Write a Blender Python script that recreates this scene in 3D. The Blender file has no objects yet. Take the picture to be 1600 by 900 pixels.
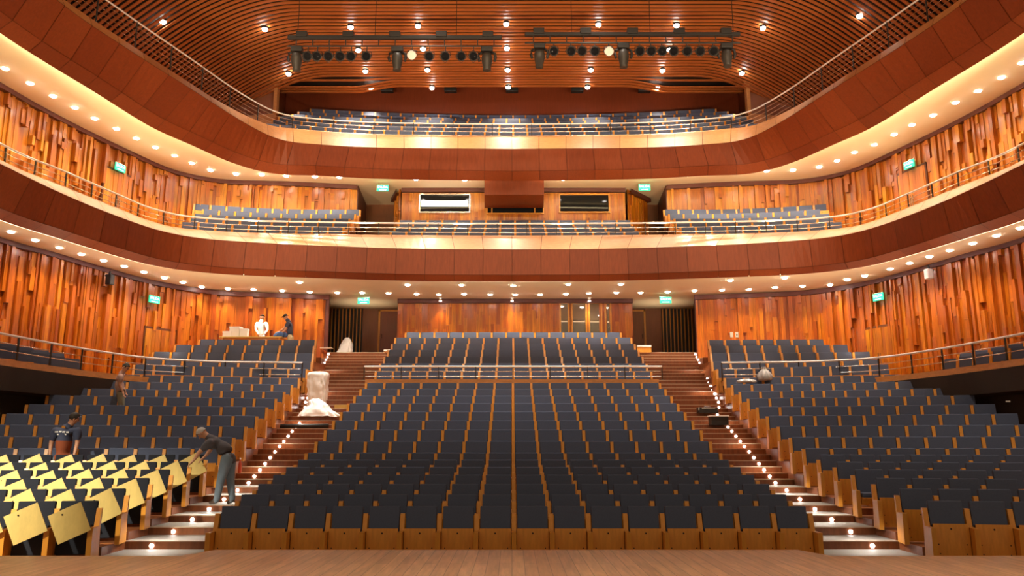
import bpy, bmesh, math, random
from mathutils import Vector, Matrix, noise
random.seed(7)
C = bpy.context.scene
COL = C.collection
R = math.radians

# ------------------------------------------------------------------ camera, world, exposure
FPX = 1270.0
PITCH = math.atan(250.0 / FPX)
CAMZ = 1.70
cd = bpy.data.cameras.new('camera'); cd.sensor_width = 36.0; cd.lens = 36.0 * FPX / 1600.0
cd.clip_start = 0.05; cd.clip_end = 200
cam = bpy.data.objects.new('camera', cd); COL.objects.link(cam)
cam.location = (0, 0, CAMZ); cam.rotation_euler = (math.pi / 2 + PITCH, 0, 0)
C.camera = cam
w = bpy.data.worlds.new('world'); C.world = w; w.use_nodes = True
w.node_tree.nodes['Background'].inputs[0].default_value = (1.0, 0.72, 0.46, 1)
w.node_tree.nodes['Background'].inputs[1].default_value = 0.30
C.view_settings.view_transform = 'Standard'; C.view_settings.look = 'None'
C.view_settings.gamma = 1.0; C.view_settings.use_curve_mapping = False
C.view_settings.exposure = 0.5
C.cycles.use_denoising = True
C.cycles.max_bounces = 6; C.cycles.diffuse_bounces = 4; C.cycles.glossy_bounces = 3
C.cycles.sample_clamp_indirect = 4.0
C.cycles.use_light_tree = True

def spot(loc, power, angle=100, blend=0.6, col=(1.0, 0.80, 0.56), rot=(0, 0, 0), r=0.05, target=None):
    l = bpy.data.lights.new('lamp', 'SPOT'); l.energy = power; l.spot_size = R(angle); l.spot_blend = blend
    l.color = col; l.shadow_soft_size = r
    o = bpy.data.objects.new('lamp', l); COL.objects.link(o); o.location = loc; o.rotation_euler = rot
    if target is not None:
        o.rotation_euler = (Vector(target) - Vector(loc)).to_track_quat('-Z', 'Y').to_euler()
    return o

# house lights of the hall ceiling above the stage and stalls
WARM = (1.0, 0.78, 0.52)
for X in (-7.5, -2.5, 2.5, 7.5):
    for Y in (4.5, 20.5, 25.0):
        spot((X, Y, 17.3), 3300 if Y > 10 else 2400, 46, 0.8, (1.0, 0.86, 0.70) if Y > 10 else (1, .8, .6), r=0.3)
for X in (-10.5, 10.5):
    spot((X, 15.5, 15.0), 2000, 50, 0.9, (1.0, 0.86, 0.68), r=0.3)
# fill floods added out of view above the stage, for the balcony fronts
for X in (-9.0, -3.0, 3.0, 9.0):
    spot((X, 7.0, 15.5), 2600, 50, 0.9, (1.0, 0.66, 0.38), r=0.4, target=(X * 1.25, 27, 9))
# unseen fill floods added low on the stage to brighten balconies and soffits
for X in (-12.0, -4.5, 4.5, 12.0):
    spot((X, 3.0, 1.2), 6500, 46, 0.8, (1.0, 0.74, 0.46), r=0.25, target=(X * 0.9, 27, 15.0))
# invented uplights behind the parapets, in place of floor bounce on the soffits
for sg_ in (-1, 1):
    for (x_, y_) in ((11.7, 26.6), (12.7, 24.3), (13.1, 21.5), (13.4, 18.2)):
        spot((sg_ * x_, y_, 4.3), 130, 130, 1.0, (1.0, 0.80, 0.54), r=.2, target=(sg_ * (x_ - 2.2), y_ - .3, 7.6))
    for (x_, y_) in ((2.0, 26.1), (8.6, 25.7), (6.2, 33.6)):
        spot((sg_ * x_, y_, 4.7 if y_ < 30 else 5.9), 150 if y_ < 30 else 60, 100, 1.0, (1.0, 0.80, 0.54), r=.2, target=(sg_ * x_, y_ + (2.6 if y_ < 30 else 0), 7.6))
    for (x_, y_) in ((13.0, 26.9), (13.6, 24.3), (14.0, 21.5), (14.3, 18.2)):
        spot((sg_ * x_, y_, 9.35), 90, 130, 1.0, (1.0, 0.84, 0.50), r=.2, target=(sg_ * (x_ - 2.0), y_ - .3, 12.0))
    for (x_, y_) in ((1.8, 28.0), (5.3, 27.9), (9.2, 27.6)):
        spot((sg_ * x_, y_, 9.4), 110, 90, 1.0, (1.0, 0.84, 0.50), r=.2, target=(sg_ * x_, y_ + 1.6, 12.0))
# the working light over the seats being mounted
spot((-10.5, 7.0, 6.4), 6500, 44, 0.7, (1.0, 0.93, 0.72), r=0.15, target=(-9.0, 12.9, 0.8))
spot((-5.2, 24.5, 17.2), 2600, 15, 0.6, (1.0, 0.95, 0.9), r=0.1, target=(-5.9, 25.2, 3.2))
spot((-9.3, 29.9, 7.5), 110, 62, 0.6, (1.0, 0.95, 0.88), r=0.06, target=(-9.4, 30.15, 5.6))

# ------------------------------------------------------------------ photograph geometry helpers
def ray(u, v):
    x = (u - 800) / FPX; y = (450 - v) / FPX
    return x, math.cos(PITCH) - math.sin(PITCH) * y, math.sin(PITCH) + math.cos(PITCH) * y
def atY(u, v, Y):
    x, f, up = ray(u, v); t = Y / f
    return Vector((x * t, Y, up * t + CAMZ))
def atZ(u, v, Z):
    x, f, up = ray(u, v); t = (Z - CAMZ) / up
    return Vector((x * t, f * t, Z))
def ordn(n):
    w_ = ['first', 'second', 'third', 'fourth', 'fifth', 'sixth', 'seventh', 'eighth', 'ninth', 'tenth', 'eleventh',
          'twelfth', 'thirteenth', 'fourteenth', 'fifteenth', 'sixteenth', 'seventeenth', 'eighteenth', 'nineteenth', 'twentieth']
    if n <= 20: return w_[n - 1]
    t = {2: 'twenty', 3: 'thirty', 4: 'forty'}[n // 10 if n % 10 else n // 10]
    return t + '-' + w_[n % 10 - 1] if n % 10 else {30: 'thirtieth', 40: 'fortieth'}[n]

# ------------------------------------------------------------------ materials
def new_mat(name):
    m = bpy.data.materials.new(name); m.use_nodes = True
    return m, m.node_tree, m.node_tree.nodes['Principled BSDF']
def mat(name, col, rough=0.5, metal=0.0, spec=0.5, coat=0.0, noise_amt=0.0, noise_scale=8.0, bump=0.0):
    m, nt, b = new_mat(name)
    b.inputs['Base Color'].default_value = (*col, 1); b.inputs['Roughness'].default_value = rough
    b.inputs['Metallic'].default_value = metal; b.inputs['Specular IOR Level'].default_value = spec
    b.inputs['Coat Weight'].default_value = coat
    if noise_amt or bump:
        tc = nt.nodes.new('ShaderNodeTexCoord'); n = nt.nodes.new('ShaderNodeTexNoise'); n.inputs['Scale'].default_value = noise_scale
        n.inputs['Detail'].default_value = 5
        nt.links.new(tc.outputs['Object'], n.inputs['Vector'])
        if noise_amt:
            mx = nt.nodes.new('ShaderNodeMapRange'); mx.inputs['To Min'].default_value = 1 - noise_amt; mx.inputs['To Max'].default_value = 1 + noise_amt
            nt.links.new(n.outputs['Fac'], mx.inputs['Value'])
            mm = nt.nodes.new('ShaderNodeVectorMath'); mm.operation = 'SCALE'; mm.inputs[0].default_value = col
            nt.links.new(mx.outputs[0], mm.inputs['Scale']); nt.links.new(mm.outputs[0], b.inputs['Base Color'])
        if bump:
            bp = nt.nodes.new('ShaderNodeBump'); bp.inputs['Strength'].default_value = bump; bp.inputs['Distance'].default_value = 0.01
            nt.links.new(n.outputs['Fac'], bp.inputs['Height']); nt.links.new(bp.outputs[0], b.inputs['Normal'])
    return m
def wood(name, cols, rough=0.4, coat=0.0, stretch=(6, 6, 0.6), grain=0.25, spec=0.5, island=True):
    """per-board tone from a colour ramp, fine grain stretched along one axis"""
    m, nt, b = new_mat(name); N = nt.nodes; L = nt.links
    tc = N.new('ShaderNodeTexCoord'); mp = N.new('ShaderNodeMapping'); mp.inputs['Scale'].default_value = stretch
    L.new(tc.outputs['Object'], mp.inputs['Vector'])
    nz = N.new('ShaderNodeTexNoise'); nz.inputs['Scale'].default_value = 3.0; nz.inputs['Detail'].default_value = 6; nz.inputs['Roughness'].default_value = 0.65
    L.new(mp.outputs[0], nz.inputs['Vector'])
    ramp = N.new('ShaderNodeValToRGB'); els = ramp.color_ramp.elements
    els[0].position = 0; els[0].color = (*cols[0], 1); els[1].position = 1; els[1].color = (*cols[-1], 1)
    for i, c in enumerate(cols[1:-1]):
        e = els.new((i + 1) / (len(cols) - 1)); e.color = (*c, 1)
    if island:
        g = N.new('ShaderNodeNewGeometry'); L.new(g.outputs['Random Per Island'], ramp.inputs['Fac'])
    else:
        n2 = N.new('ShaderNodeTexNoise'); n2.inputs['Scale'].default_value = 0.6; L.new(tc.outputs['Object'], n2.inputs['Vector'])
        L.new(n2.outputs['Fac'], ramp.inputs['Fac'])
    mr = N.new('ShaderNodeMapRange'); mr.inputs['From Min'].default_value = 0.3; mr.inputs['From Max'].default_value = 0.7
    mr.inputs['To Min'].default_value = 1 - grain; mr.inputs['To Max'].default_value = 1 + grain
    L.new(nz.outputs['Fac'], mr.inputs['Value'])
    sc = N.new('ShaderNodeVectorMath'); sc.operation = 'SCALE'
    L.new(ramp.outputs[0], sc.inputs[0]); L.new(mr.outputs[0], sc.inputs['Scale']); L.new(sc.outputs[0], b.inputs['Base Color'])
    b.inputs['Roughness'].default_value = rough; b.inputs['Coat Weight'].default_value = coat
    b.inputs['Coat Roughness'].default_value = 0.15; b.inputs['Specular IOR Level'].default_value = spec
    return m
def emit(name, col, strength, sample=False):
    m, nt, b = new_mat(name)
    b.inputs['Base Color'].default_value = (*col, 1)
    b.inputs['Emission Color'].default_value = (*col, 1); b.inputs['Emission Strength'].default_value = strength
    if not sample: m.cycles.emission_sampling = 'NONE'
    return m
def planks_floor(name, c1, c2, wx, wy, rough=0.4, rotz=math.pi / 2):
    m, nt, b = new_mat(name); N = nt.nodes; L = nt.links
    tc = N.new('ShaderNodeTexCoord'); mp = N.new('ShaderNodeMapping'); mp.inputs['Rotation'].default_value = (0, 0, rotz)
    L.new(tc.outputs['Object'], mp.inputs['Vector'])
    br = N.new('ShaderNodeTexBrick'); br.inputs['Scale'].default_value = 1.0
    br.inputs['Brick Width'].default_value = wx; br.inputs['Row Height'].default_value = wy; br.inputs['Mortar Size'].default_value = 0.0035
    br.inputs['Color1'].default_value = (*c1, 1); br.inputs['Color2'].default_value = (*c2, 1)
    br.inputs['Mortar'].default_value = tuple(x * 0.45 for x in c1) + (1,)
    L.new(mp.outputs[0], br.inputs['Vector'])
    mp2 = N.new('ShaderNodeMapping'); mp2.inputs['Scale'].default_value = (9, 0.8, 9); L.new(tc.outputs['Object'], mp2.inputs['Vector'])
    nz = N.new('ShaderNodeTexNoise'); nz.inputs['Scale'].default_value = 2.5; nz.inputs['Detail'].default_value = 6; L.new(mp2.outputs[0], nz.inputs['Vector'])
    mr = N.new('ShaderNodeMapRange'); mr.inputs['From Min'].default_value = 0.3; mr.inputs['From Max'].default_value = 0.7
    mr.inputs['To Min'].default_value = 0.8; mr.inputs['To Max'].default_value = 1.2; L.new(nz.outputs['Fac'], mr.inputs['Value'])
    sc = N.new('ShaderNodeVectorMath'); sc.operation = 'SCALE'; L.new(br.outputs['Color'], sc.inputs[0]); L.new(mr.outputs[0], sc.inputs['Scale'])
    L.new(sc.outputs[0], b.inputs['Base Color']); b.inputs['Roughness'].default_value = rough
    return m

M = {}
M['fascia'] = wood('fascia_wood', [(0.185, 0.034, 0.008), (0.215, 0.042, 0.010), (0.240, 0.050, 0.012)], 0.45, 0.0, (7, 7, 0.7), 0.16, 0.35)
M['ledge'] = wood('ledge_wood', [(0.48, 0.20, 0.065), (0.58, 0.27, 0.09), (0.52, 0.23, 0.075)], 0.38, 0.1, (2, 2, 6), 0.15)
M['plank'] = wood('plank_wood', [(0.27, 0.055, 0.003), (0.48, 0.15, 0.007), (0.36, 0.09, 0.004), (0.58, 0.23, 0.012), (0.32, 0.070, 0.004), (0.52, 0.18, 0.009)], 0.32, 0.15, (9, 9, 0.5), 0.38)
M['plank_dark'] = mat('plank_trim_dark', (0.09, 0.018, 0.012), 0.45, noise_amt=0.1)
M['plank_back'] = mat('plank_backing', (0.10, 0.022, 0.005), 0.6, noise_amt=0.1)
M['soffit'] = mat('soffit_plaster', (0.88, 0.74, 0.52), 0.75, noise_amt=0.03, noise_scale=2)
M['plaster'] = mat('corridor_plaster', (0.62, 0.47, 0.33), 0.8, noise_amt=0.03, noise_scale=2)
M['brown_wall'] = wood('brown_veneer', [(0.20, 0.065, 0.022), (0.25, 0.085, 0.03)], 0.4, 0.0, (8, 8, 0.6), 0.12, island=False)
M['red_wall'] = wood('red_veneer', [(0.19, 0.038, 0.014), (0.24, 0.05, 0.018)], 0.3, 0.2, (8, 8, 0.6), 0.12, island=False)
M['slat'] = wood('ceiling_slat', [(0.40, 0.12, 0.028), (0.46, 0.145, 0.034)], 0.4, 0.0, (0.6, 6, 6), 0.14)
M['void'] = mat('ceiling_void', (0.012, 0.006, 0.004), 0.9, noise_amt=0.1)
M['side_void'] = mat('undercroft_shade', (0.022, 0.017, 0.013), 0.7, noise_amt=0.9, noise_scale=0.8)  # near-black base colour holds the shade under the gallery
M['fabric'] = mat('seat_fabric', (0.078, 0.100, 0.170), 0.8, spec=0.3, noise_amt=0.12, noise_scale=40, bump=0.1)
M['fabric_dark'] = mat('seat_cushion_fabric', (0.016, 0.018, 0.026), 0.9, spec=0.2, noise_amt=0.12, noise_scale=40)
M['seat_wood'] = wood('seat_oak', [(0.60, 0.23, 0.026), (0.68, 0.29, 0.036), (0.64, 0.255, 0.030)], 0.35, 0.1, (7, 7, 1.0), 0.12)
M['ply'] = wood('pale_plywood', [(0.62, 0.43, 0.12), (0.70, 0.52, 0.16)], 0.55, 0.0, (4, 4, 1.2), 0.10)
M['bolt'] = mat('bolt_steel', (0.03, 0.02, 0.015), 0.4, metal=0.6, noise_amt=0.05)
M['tier'] = planks_floor('tier_floor_boards', (0.42, 0.15, 0.05), (0.34, 0.11, 0.035), 1.6, 0.12, 0.4, 0)
M['riser'] = wood('stair_riser_wood', [(0.16, 0.045, 0.015), (0.22, 0.07, 0.022)], 0.35, 0.0, (5, 5, 0.8), 0.3, island=False)
M['tread'] = mat('stair_tread_grey', (0.30, 0.29, 0.27), 0.55, noise_amt=0.12, noise_scale=60)
M['tread_wood'] = planks_floor('stair_tread_wood', (0.34, 0.13, 0.045), (0.26, 0.09, 0.03), 0.5, 0.09, 0.3, 0)
M['nosing'] = mat('stair_nosing_strip', (0.52, 0.42, 0.32), 0.3, noise_amt=0.1, noise_scale=20)
M['stage'] = planks_floor('stage_floor_boards', (0.50, 0.28, 0.13), (0.62, 0.37, 0.18), 2.4, 0.14, 0.38)
M['stage_face'] = mat('stage_front_dark', (0.08, 0.03, 0.015), 0.6, noise_amt=0.1)
M['chrome'] = mat('brushed_steel', (0.72, 0.70, 0.68), 0.25, metal=1.0, noise_amt=0.04)
M['rail_top'] = mat('rail_satin_steel', (0.90, 0.88, 0.90), 0.3, metal=0.1, noise_amt=0.04)
M['post'] = mat('rail_post_steel', (0.05, 0.045, 0.04), 0.4, metal=0.8, noise_amt=0.05)
M['black'] = mat('black_metal', (0.012, 0.012, 0.013), 0.5, noise_amt=0.1)
M['blackcan'] = mat('dusty_black_can', (0.035, 0.032, 0.028), 0.5, noise_amt=0.25, noise_scale=10)
M['glass'] = mat('dark_booth_glass', (0.010, 0.010, 0.012), 0.05, spec=0.12, noise_amt=0.02)
M['mirror'] = mat('reflective_pane', (0.30, 0.26, 0.22), 0.04, metal=0.75, noise_amt=0.02)
M['white'] = mat('white_plastic', (0.85, 0.84, 0.82), 0.5, noise_amt=0.04)
M['sheet'] = mat('white_plastic_sheet', (0.88, 0.86, 0.85), 0.35, spec=0.6, noise_amt=0.05, noise_scale=5, bump=0.4)
M['lamp'] = emit('downlight_glow', (1.0, 0.93, 0.86), 45)
M['steplamp'] = emit('step_light_glow', (1.0, 0.97, 0.95), 12)
M['green'] = emit('exit_sign_green', (0.02, 0.62, 0.30), 1.1)
M['signwhite'] = emit('exit_sign_letters', (0.85, 1.0, 0.92), 1.6)
M['cove'] = emit('cove_strip', (1.0, 0.84, 0.46), 30, True)
M['fill_low'] = emit('fill_strip_low', (1.0, 0.80, 0.52), 2.5, True)  # fill added to lighten the soffit under the middle balcony
M['booth_glint'] = emit('booth_reflection', (0.95, 1.0, 0.97), 2.2)  # reflection in the left booth window, painted as a glowing strip

# ------------------------------------------------------------------ mesh builder
class MB:
    def __init__(s): s.v = []; s.f = []; s.m = []
    def add(s, vs, fs, m=0):
        o = len(s.v); s.v += [tuple(v) for v in vs]; s.f += [tuple(i + o for i in f) for f in fs]
        s.m += (m if isinstance(m, (list, tuple)) else [m] * len(fs))
    def hexa(s, p, m=0):      # p: 4 bottom, 4 top, counter-clockwise
        s.add(p, [(3, 2, 1, 0), (4, 5, 6, 7), (0, 1, 5, 4), (1, 2, 6, 5), (2, 3, 7, 6), (3, 0, 4, 7)], m)
    def box(s, x0, x1, y0, y1, z0, z1, m=0, T=None):
        p = [(x0, y0, z0), (x1, y0, z0), (x1, y1, z0), (x0, y1, z0), (x0, y0, z1), (x1, y0, z1), (x1, y1, z1), (x0, y1, z1)]
        if T is not None: p = [tuple(T @ Vector(q)) for q in p]
        s.hexa(p, m)
    def prism(s, poly, z0, z1, m=0, mt=None):   # poly in xy, ccw
        n = len(poly)
        vs = [(x, y, z0) for x, y in poly] + [(x, y, z1) for x, y in poly]
        fs = [tuple(range(n, 2 * n)), tuple(reversed(range(n)))] + [(i, (i + 1) % n, (i + 1) % n + n, i + n) for i in range(n)]
        s.add(vs, fs, [mt if mt is not None else m] + [m] * (n + 1))
    def prism_x(s, poly, x0, x1, m=0):   # poly in yz
        n = len(poly)
        vs = [(x0, y, z) for y, z in poly] + [(x1, y, z) for y, z in poly]
        s.add(vs, [tuple(range(n)), tuple(reversed(range(n, 2 * n)))] + [(i, i + n, (i + 1) % n + n, (i + 1) % n) for i in range(n)], m)
    def tube(s, pts, r, n=8, m=0, closed_ends=True):
        pts = [Vector(p) for p in pts]; rs = r if isinstance(r, (list, tuple)) else [r] * len(pts)
        o = len(s.v)
        for i, p in enumerate(pts):
            d = (pts[min(i + 1, len(pts) - 1)] - pts[max(i - 1, 0)]).normalized()
            a = Vector((0, 0, 1)) if abs(d.z) < 0.9 else Vector((1, 0, 0))
            e1 = d.cross(a).normalized(); e2 = e1.cross(d)
            for k in range(n):
                t = 2 * math.pi * k / n
                s.v.append(tuple(p + rs[i] * (math.cos(t) * e1 + math.sin(t) * e2)))
        for i in range(len(pts) - 1):
            for k in range(n):
                a = o + i * n + k; b = o + i * n + (k + 1) % n
                s.f.append((a, b, b + n, a + n)); s.m.append(m)
        if closed_ends:
            s.f.append(tuple(reversed(range(o, o + n)))); s.m.append(m)
            e = o + (len(pts) - 1) * n; s.f.append(tuple(range(e, e + n))); s.m.append(m)
    def loft(s, rows, m=0):   # rows: lists of points, same length
        o = len(s.v); n = len(rows[0])
        for r_ in rows: s.v += [tuple(p) for p in r_]
        for j in range(len(rows) - 1):
            mm = m[j] if isinstance(m, (list, tuple)) else m
            for i in range(n - 1):
                a = o + j * n + i; s.f.append((a, a + 1, a + n + 1, a + n)); s.m.append(mm)
    def lathe(s, prof, n=16, c=(0, 0, 0), m=0, T=None):
        o = len(s.v)
        for r_, z in prof:
            for k in range(n):
                t = 2 * math.pi * k / n; q = Vector((c[0] + r_ * math.cos(t), c[1] + r_ * math.sin(t), c[2] + z))
                s.v.append(tuple(T @ q if T is not None else q))
        for i in range(len(prof) - 1):
            for k in range(n):
                a = o + i * n + k; b = o + i * n + (k + 1) % n
                s.f.append((a, b, b + n, a + n)); s.m.append(m)
    def mesh(s, name, mats, smooth=False, bevel=0.0):
        me = bpy.data.meshes.new(name); me.from_pydata(s.v, [], s.f)
        for mm in (mats if isinstance(mats, (list, tuple)) else [mats]): me.materials.append(mm)
        me.polygons.foreach_set('material_index', s.m)
        if bevel:
            bm = bmesh.new(); bm.from_mesh(me)
            bmesh.ops.bevel(bm, geom=bm.edges[:], offset=bevel, segments=2, profile=0.6, affect='EDGES')
            bm.to_mesh(me); bm.free()
        if smooth: me.polygons.foreach_set('use_smooth', [True] * len(me.polygons))
        me.update(); return me
    def build(s, name, mats, parent=None, smooth=False, bevel=0.0):
        o = bpy.data.objects.new(name, s.mesh(name, mats, smooth, bevel)); COL.objects.link(o)
        if parent: o.parent = parent
        return o
def tag(o, label, cat=None, group=None, kind=None):
    o['label'] = label
    if cat: o['category'] = cat
    if group: o['group'] = group
    if kind: o['kind'] = kind
    return o
def struct(o, label=None, cat=None):
    o['kind'] = 'structure'
    if label: o['label'] = label
    if cat: o['category'] = cat
    return o
def empty(name, loc, rz=0.0):
    o = bpy.data.objects.new(name, None); COL.objects.link(o); o.location = loc; o.rotation_euler = (0, 0, rz)
    o.empty_display_size = 0.2
    return o
def inst(name, me, parent, loc=None, rot=None):
    o = bpy.data.objects.new(name, me); COL.objects.link(o); o.parent = parent
    if loc: o.location = loc
    if rot: o.rotation_euler = rot
    return o
def smooth_curve(pts, per=6):
    P = [Vector(p) for p in pts]; out = []
    for i in range(len(P) - 1):
        p0 = P[i - 1] if i else P[0] * 2 - P[1]; p1 = P[i]; p2 = P[i + 1]
        p3 = P[i + 2] if i + 2 < len(P) else P[-1] * 2 - P[-2]
        for k in range(per):
            t = k / per
            out.append(0.5 * ((2 * p1) + (-p0 + p2) * t + (2 * p0 - 5 * p1 + 4 * p2 - p3) * t * t + (-p0 + 3 * p1 - 3 * p2 + p3) * t ** 3))
    out.append(P[-1]); return out
def resample(pts, n):
    P = [Vector(p) for p in pts]; L = [0.0]
    for a, b in zip(P, P[1:]): L.append(L[-1] + (b - a).length)
    out = []; j = 0
    for i in range(n):
        t = L[-1] * i / (n - 1)
        while j < len(L) - 2 and L[j + 1] < t: j += 1
        k = (t - L[j]) / max(1e-9, L[j + 1] - L[j]); out.append(P[j].lerp(P[j + 1], min(1, max(0, k))))
    return out
def both(half):   # half: right side from centre outwards -> full curve left to right
    return [Vector((-p[0], p[1])) for p in reversed(half)] + [Vector((p[0], p[1])) for p in half if abs(p[0]) > 1e-6]

# ------------------------------------------------------------------ plan curves of the hall (right half, centre outwards)
B1T = smooth_curve([(0, 27.62), (3.34, 27.52), (6.57, 27.08), (8.4, 26.7), (10.1, 26.15), (11.1, 25.3), (11.72, 23.8), (12.25, 21.4), (12.5, 18.8), (12.7, 15), (12.75, 10)])
B1B = smooth_curve([(0, 27.7), (3.34, 27.6), (6.57, 27.12), (8.4, 26.8), (9.8, 26.4), (11.1, 25.5), (11.75, 24.1), (12.4, 21.8), (12.87, 19.7), (13.05, 15), (13.1, 10)])
B1L = smooth_curve([(0, 28.29), (4.58, 28.2), (9.11, 27.9), (11.4, 27.3), (12.15, 26.3), (12.5, 25.0), (13.05, 22.6), (13.55, 20.5), (13.7, 15), (13.7, 10)])
B2T = smooth_curve([(0, 29.57), (4.89, 29.43), (7.26, 29.1), (8.6, 28.6), (9.4, 27.1), (10.24, 24.3), (11.05, 21.6), (11.65, 19.0), (11.9, 15), (12.0, 10)])
B2B = smooth_curve([(0, 29.6), (4.84, 29.38), (7.2, 29.0), (8.8, 28.78), (9.8, 27.75), (10.6, 26.0), (11.27, 24.4), (11.76, 21.8), (12.17, 19.8), (12.4, 18.0), (12.6, 14), (12.6, 10)])
B2L = smooth_curve([(0, 30.05), (4.89, 29.9), (7.26, 29.55), (8.75, 29.0), (9.65, 27.3), (10.5, 24.4), (11.3, 21.65), (11.9, 19.05), (12.15, 15), (12.25, 10)])
WLO = smooth_curve([(7.23, 31.65), (9.48, 31.13), (11.4, 30.55), (12.8, 28.9), (13.65, 26.4), (14.15, 24.3), (14.67, 22.57), (15.0, 19), (15.2, 14), (15.2, 9)])
WMI = smooth_curve([(6.25, 31.45), (8.94, 31.0), (11.3, 30.75), (12.5, 30.0), (13.15, 29.1), (13.7, 27.5), (14.45, 24.8), (14.92, 22.1), (15.3, 18), (15.5, 13), (15.5, 9)])
GAL = smooth_curve([(6.65, 25.75), (9.3, 25.35), (10.9, 24.3), (11.6, 22.4), (11.95, 20.3), (12.1, 18.5), (12.2, 14), (12.2, 9)])

# ------------------------------------------------------------------ floors
SEAT = 0.57
CROW = [(13.0 + 0.885 * k, z) for k, z in enumerate([0.0, .13, .26, .39, .51, .64, .78, 1.04, 1.32, 1.57, 1.83, 2.10, 2.36, 2.62, 2.87])]
SROW = [(6.10 + 0.038 * k, 12.45 + 0.925 * k, z) for k, z in enumerate([.12, .25, .38, .50, .62, .75, .88, 1.13, 1.40, 1.68, 1.95, 2.23, 2.48, 2.75, 3.02])]
TROW = [(27.0 + 0.85 * k, z) for k, z in enumerate([3.39, 3.73, 4.06, 4.40, 4.73, 5.07, 5.40])]
HALFW = 8 * SEAT + 0.04

mb = MB()
for k, (Y, z) in enumerate(CROW):
    y0 = Y - 0.72; y1 = (CROW[k + 1][0] - 0.72) if k < 14 else 26.25
    mb.box(-HALFW, HALFW, y0 if k else 11.9, y1, -0.4, z, [1, 0, 1, 1, 1, 1])
struct(mb.build('floor', [M['tier'], M['riser']]), 'stepped wooden floor under the central stalls')
mb = MB()
for k, (Y, z) in enumerate(TROW):
    y0 = Y - 0.72 if k else 26.25; y1 = (TROW[k + 1][0] - 0.72) if k < 6 else 35.4
    mb.box(-HALFW, HALFW, y0, y1, 1.0, z, [1, 0, 1, 1, 1, 1])
mb.box(-8.3, -HALFW, 32.45, 35.4, 3.0, 5.43, [1, 0, 1, 1, 1, 1]); mb.box(HALFW, 8.3, 32.45, 35.4, 3.0, 5.43, [1, 0, 1, 1, 1, 1])
struct(mb.build('floor_terrace', [M['tier'], M['riser']]), 'stepped wooden floor under the rear terrace')

def row_curve(x0, y0, n, a0=11.5, da=0.9, step=SEAT):
    """positions of seat centres, heading towards the wall; right-hand side"""
    out = []; x, y = x0, y0; s = 0.0
    for i in range(n):
        a = R(a0 + da * (s + step / 2)); cx = x + math.cos(a) * step / 2; cy = y - math.sin(a) * step / 2
        out.append((cx, cy, a)); x += math.cos(a) * step; y -= math.sin(a) * step; s += step
    return out
for side, nm in ((-1, 'left'), (1, 'right')):
    mb = MB()
    for k, (x0, y0, z) in enumerate(SROW):
        c = [(x0, y0, R(11.5))] + row_curve(x0, y0, 14)
        inner = []; outer = []
        nx = SROW[k + 1] if k < 14 else (x0 + .04, y0 + 1.3, z)
        c2 = [(nx[0], nx[1], R(11.5))] + row_curve(nx[0], nx[1], 14)
        for (x, y, a) in c: inner.append((x - 0.75 * math.sin(a), y - 0.75 * math.cos(a)))
        for (x, y, a) in c2: outer.append((x - 0.75 * math.sin(a), y - 0.75 * math.cos(a)))
        if k == 0: inner = [(x, y - 0.35) for x, y in inner]
        inner[0] = (inner[0][0] + .13, inner[0][1]); outer[0] = (outer[0][0] + .13, outer[0][1])
        poly = inner + outer[::-1]
        if side < 0: poly = [(-x, y) for x, y in poly][::-1]
        mb.prism(poly, -0.4, z, 1, 0)
    struct(mb.build('floor_stalls_' + nm, [M['tier'], M['riser']]), 'stepped wooden floor under the %s side stalls' % nm)

# aisle stairs: one step per row in front, two per row behind, then the flight up to the doors
STEPS = []
for k in range(1, 7): STEPS.append((12.55 + 0.91 * k, SROW[k][2]))
for k in range(7, 15):
    zp = SROW[k - 1][2]; zz = SROW[k][2]
    STEPS.append((12.50 + 0.91 * k - 0.02, (zp + zz) / 2)); STEPS.append((12.50 + 0.91 * k + 0.43, zz))
n_up = 15; z_a = STEPS[-1][1]
for j in range(1, n_up + 1): STEPS.append((25.7 + (32.2 - 25.7) * (j - 1) / (n_up - 1), z_a + (5.43 - z_a) * j / n_up))
def aisle_outer(Y): return 6.10 + 0.038 * max(0, (Y - 12.45) / 0.925) if Y < 25.6 else 6.62 + (Y - 25.6) * 0.125
for side, nm in ((-1, 'left'), (1, 'right')):
    mb = MB(); ns = MB()
    lst = [(11.9, SROW[0][2])] + STEPS
    for j, (Y, z) in enumerate(lst):
        y1 = lst[j + 1][0] + 0.02 if j + 1 < len(lst) else 32.6
        xi, xo0, xo1 = HALFW - 0.03, aisle_outer(Y) + 0.02, aisle_outer(y1) + 0.02
        if j == 0: xo0 += .1
        poly = [(xi, Y), (xo0, Y), (xo1, y1), (xi, y1)]
        npoly = [(xi, Y - 0.004), (xo0, Y - 0.004), (xo0, Y + 0.030), (xi, Y + 0.030)]
        if side < 0: poly = [(-x, y) for x, y in poly][::-1]; npoly = [(-x, y) for x, y in npoly][::-1]
        mb.prism(poly, z - 0.5, z, 1, 0 if j < 7 else 3)
        if j: ns.prism(npoly, z - 0.012, z + 0.004, 0)
    o = struct(mb.build('floor_aisle_' + nm, [M['tread'], M['riser'], M['nosing'], M['tread_wood']]), '%s aisle stairs climbing from the stage to the rear doors' % nm)
    ns.build('step_nosing', M['nosing'], parent=o)

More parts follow.
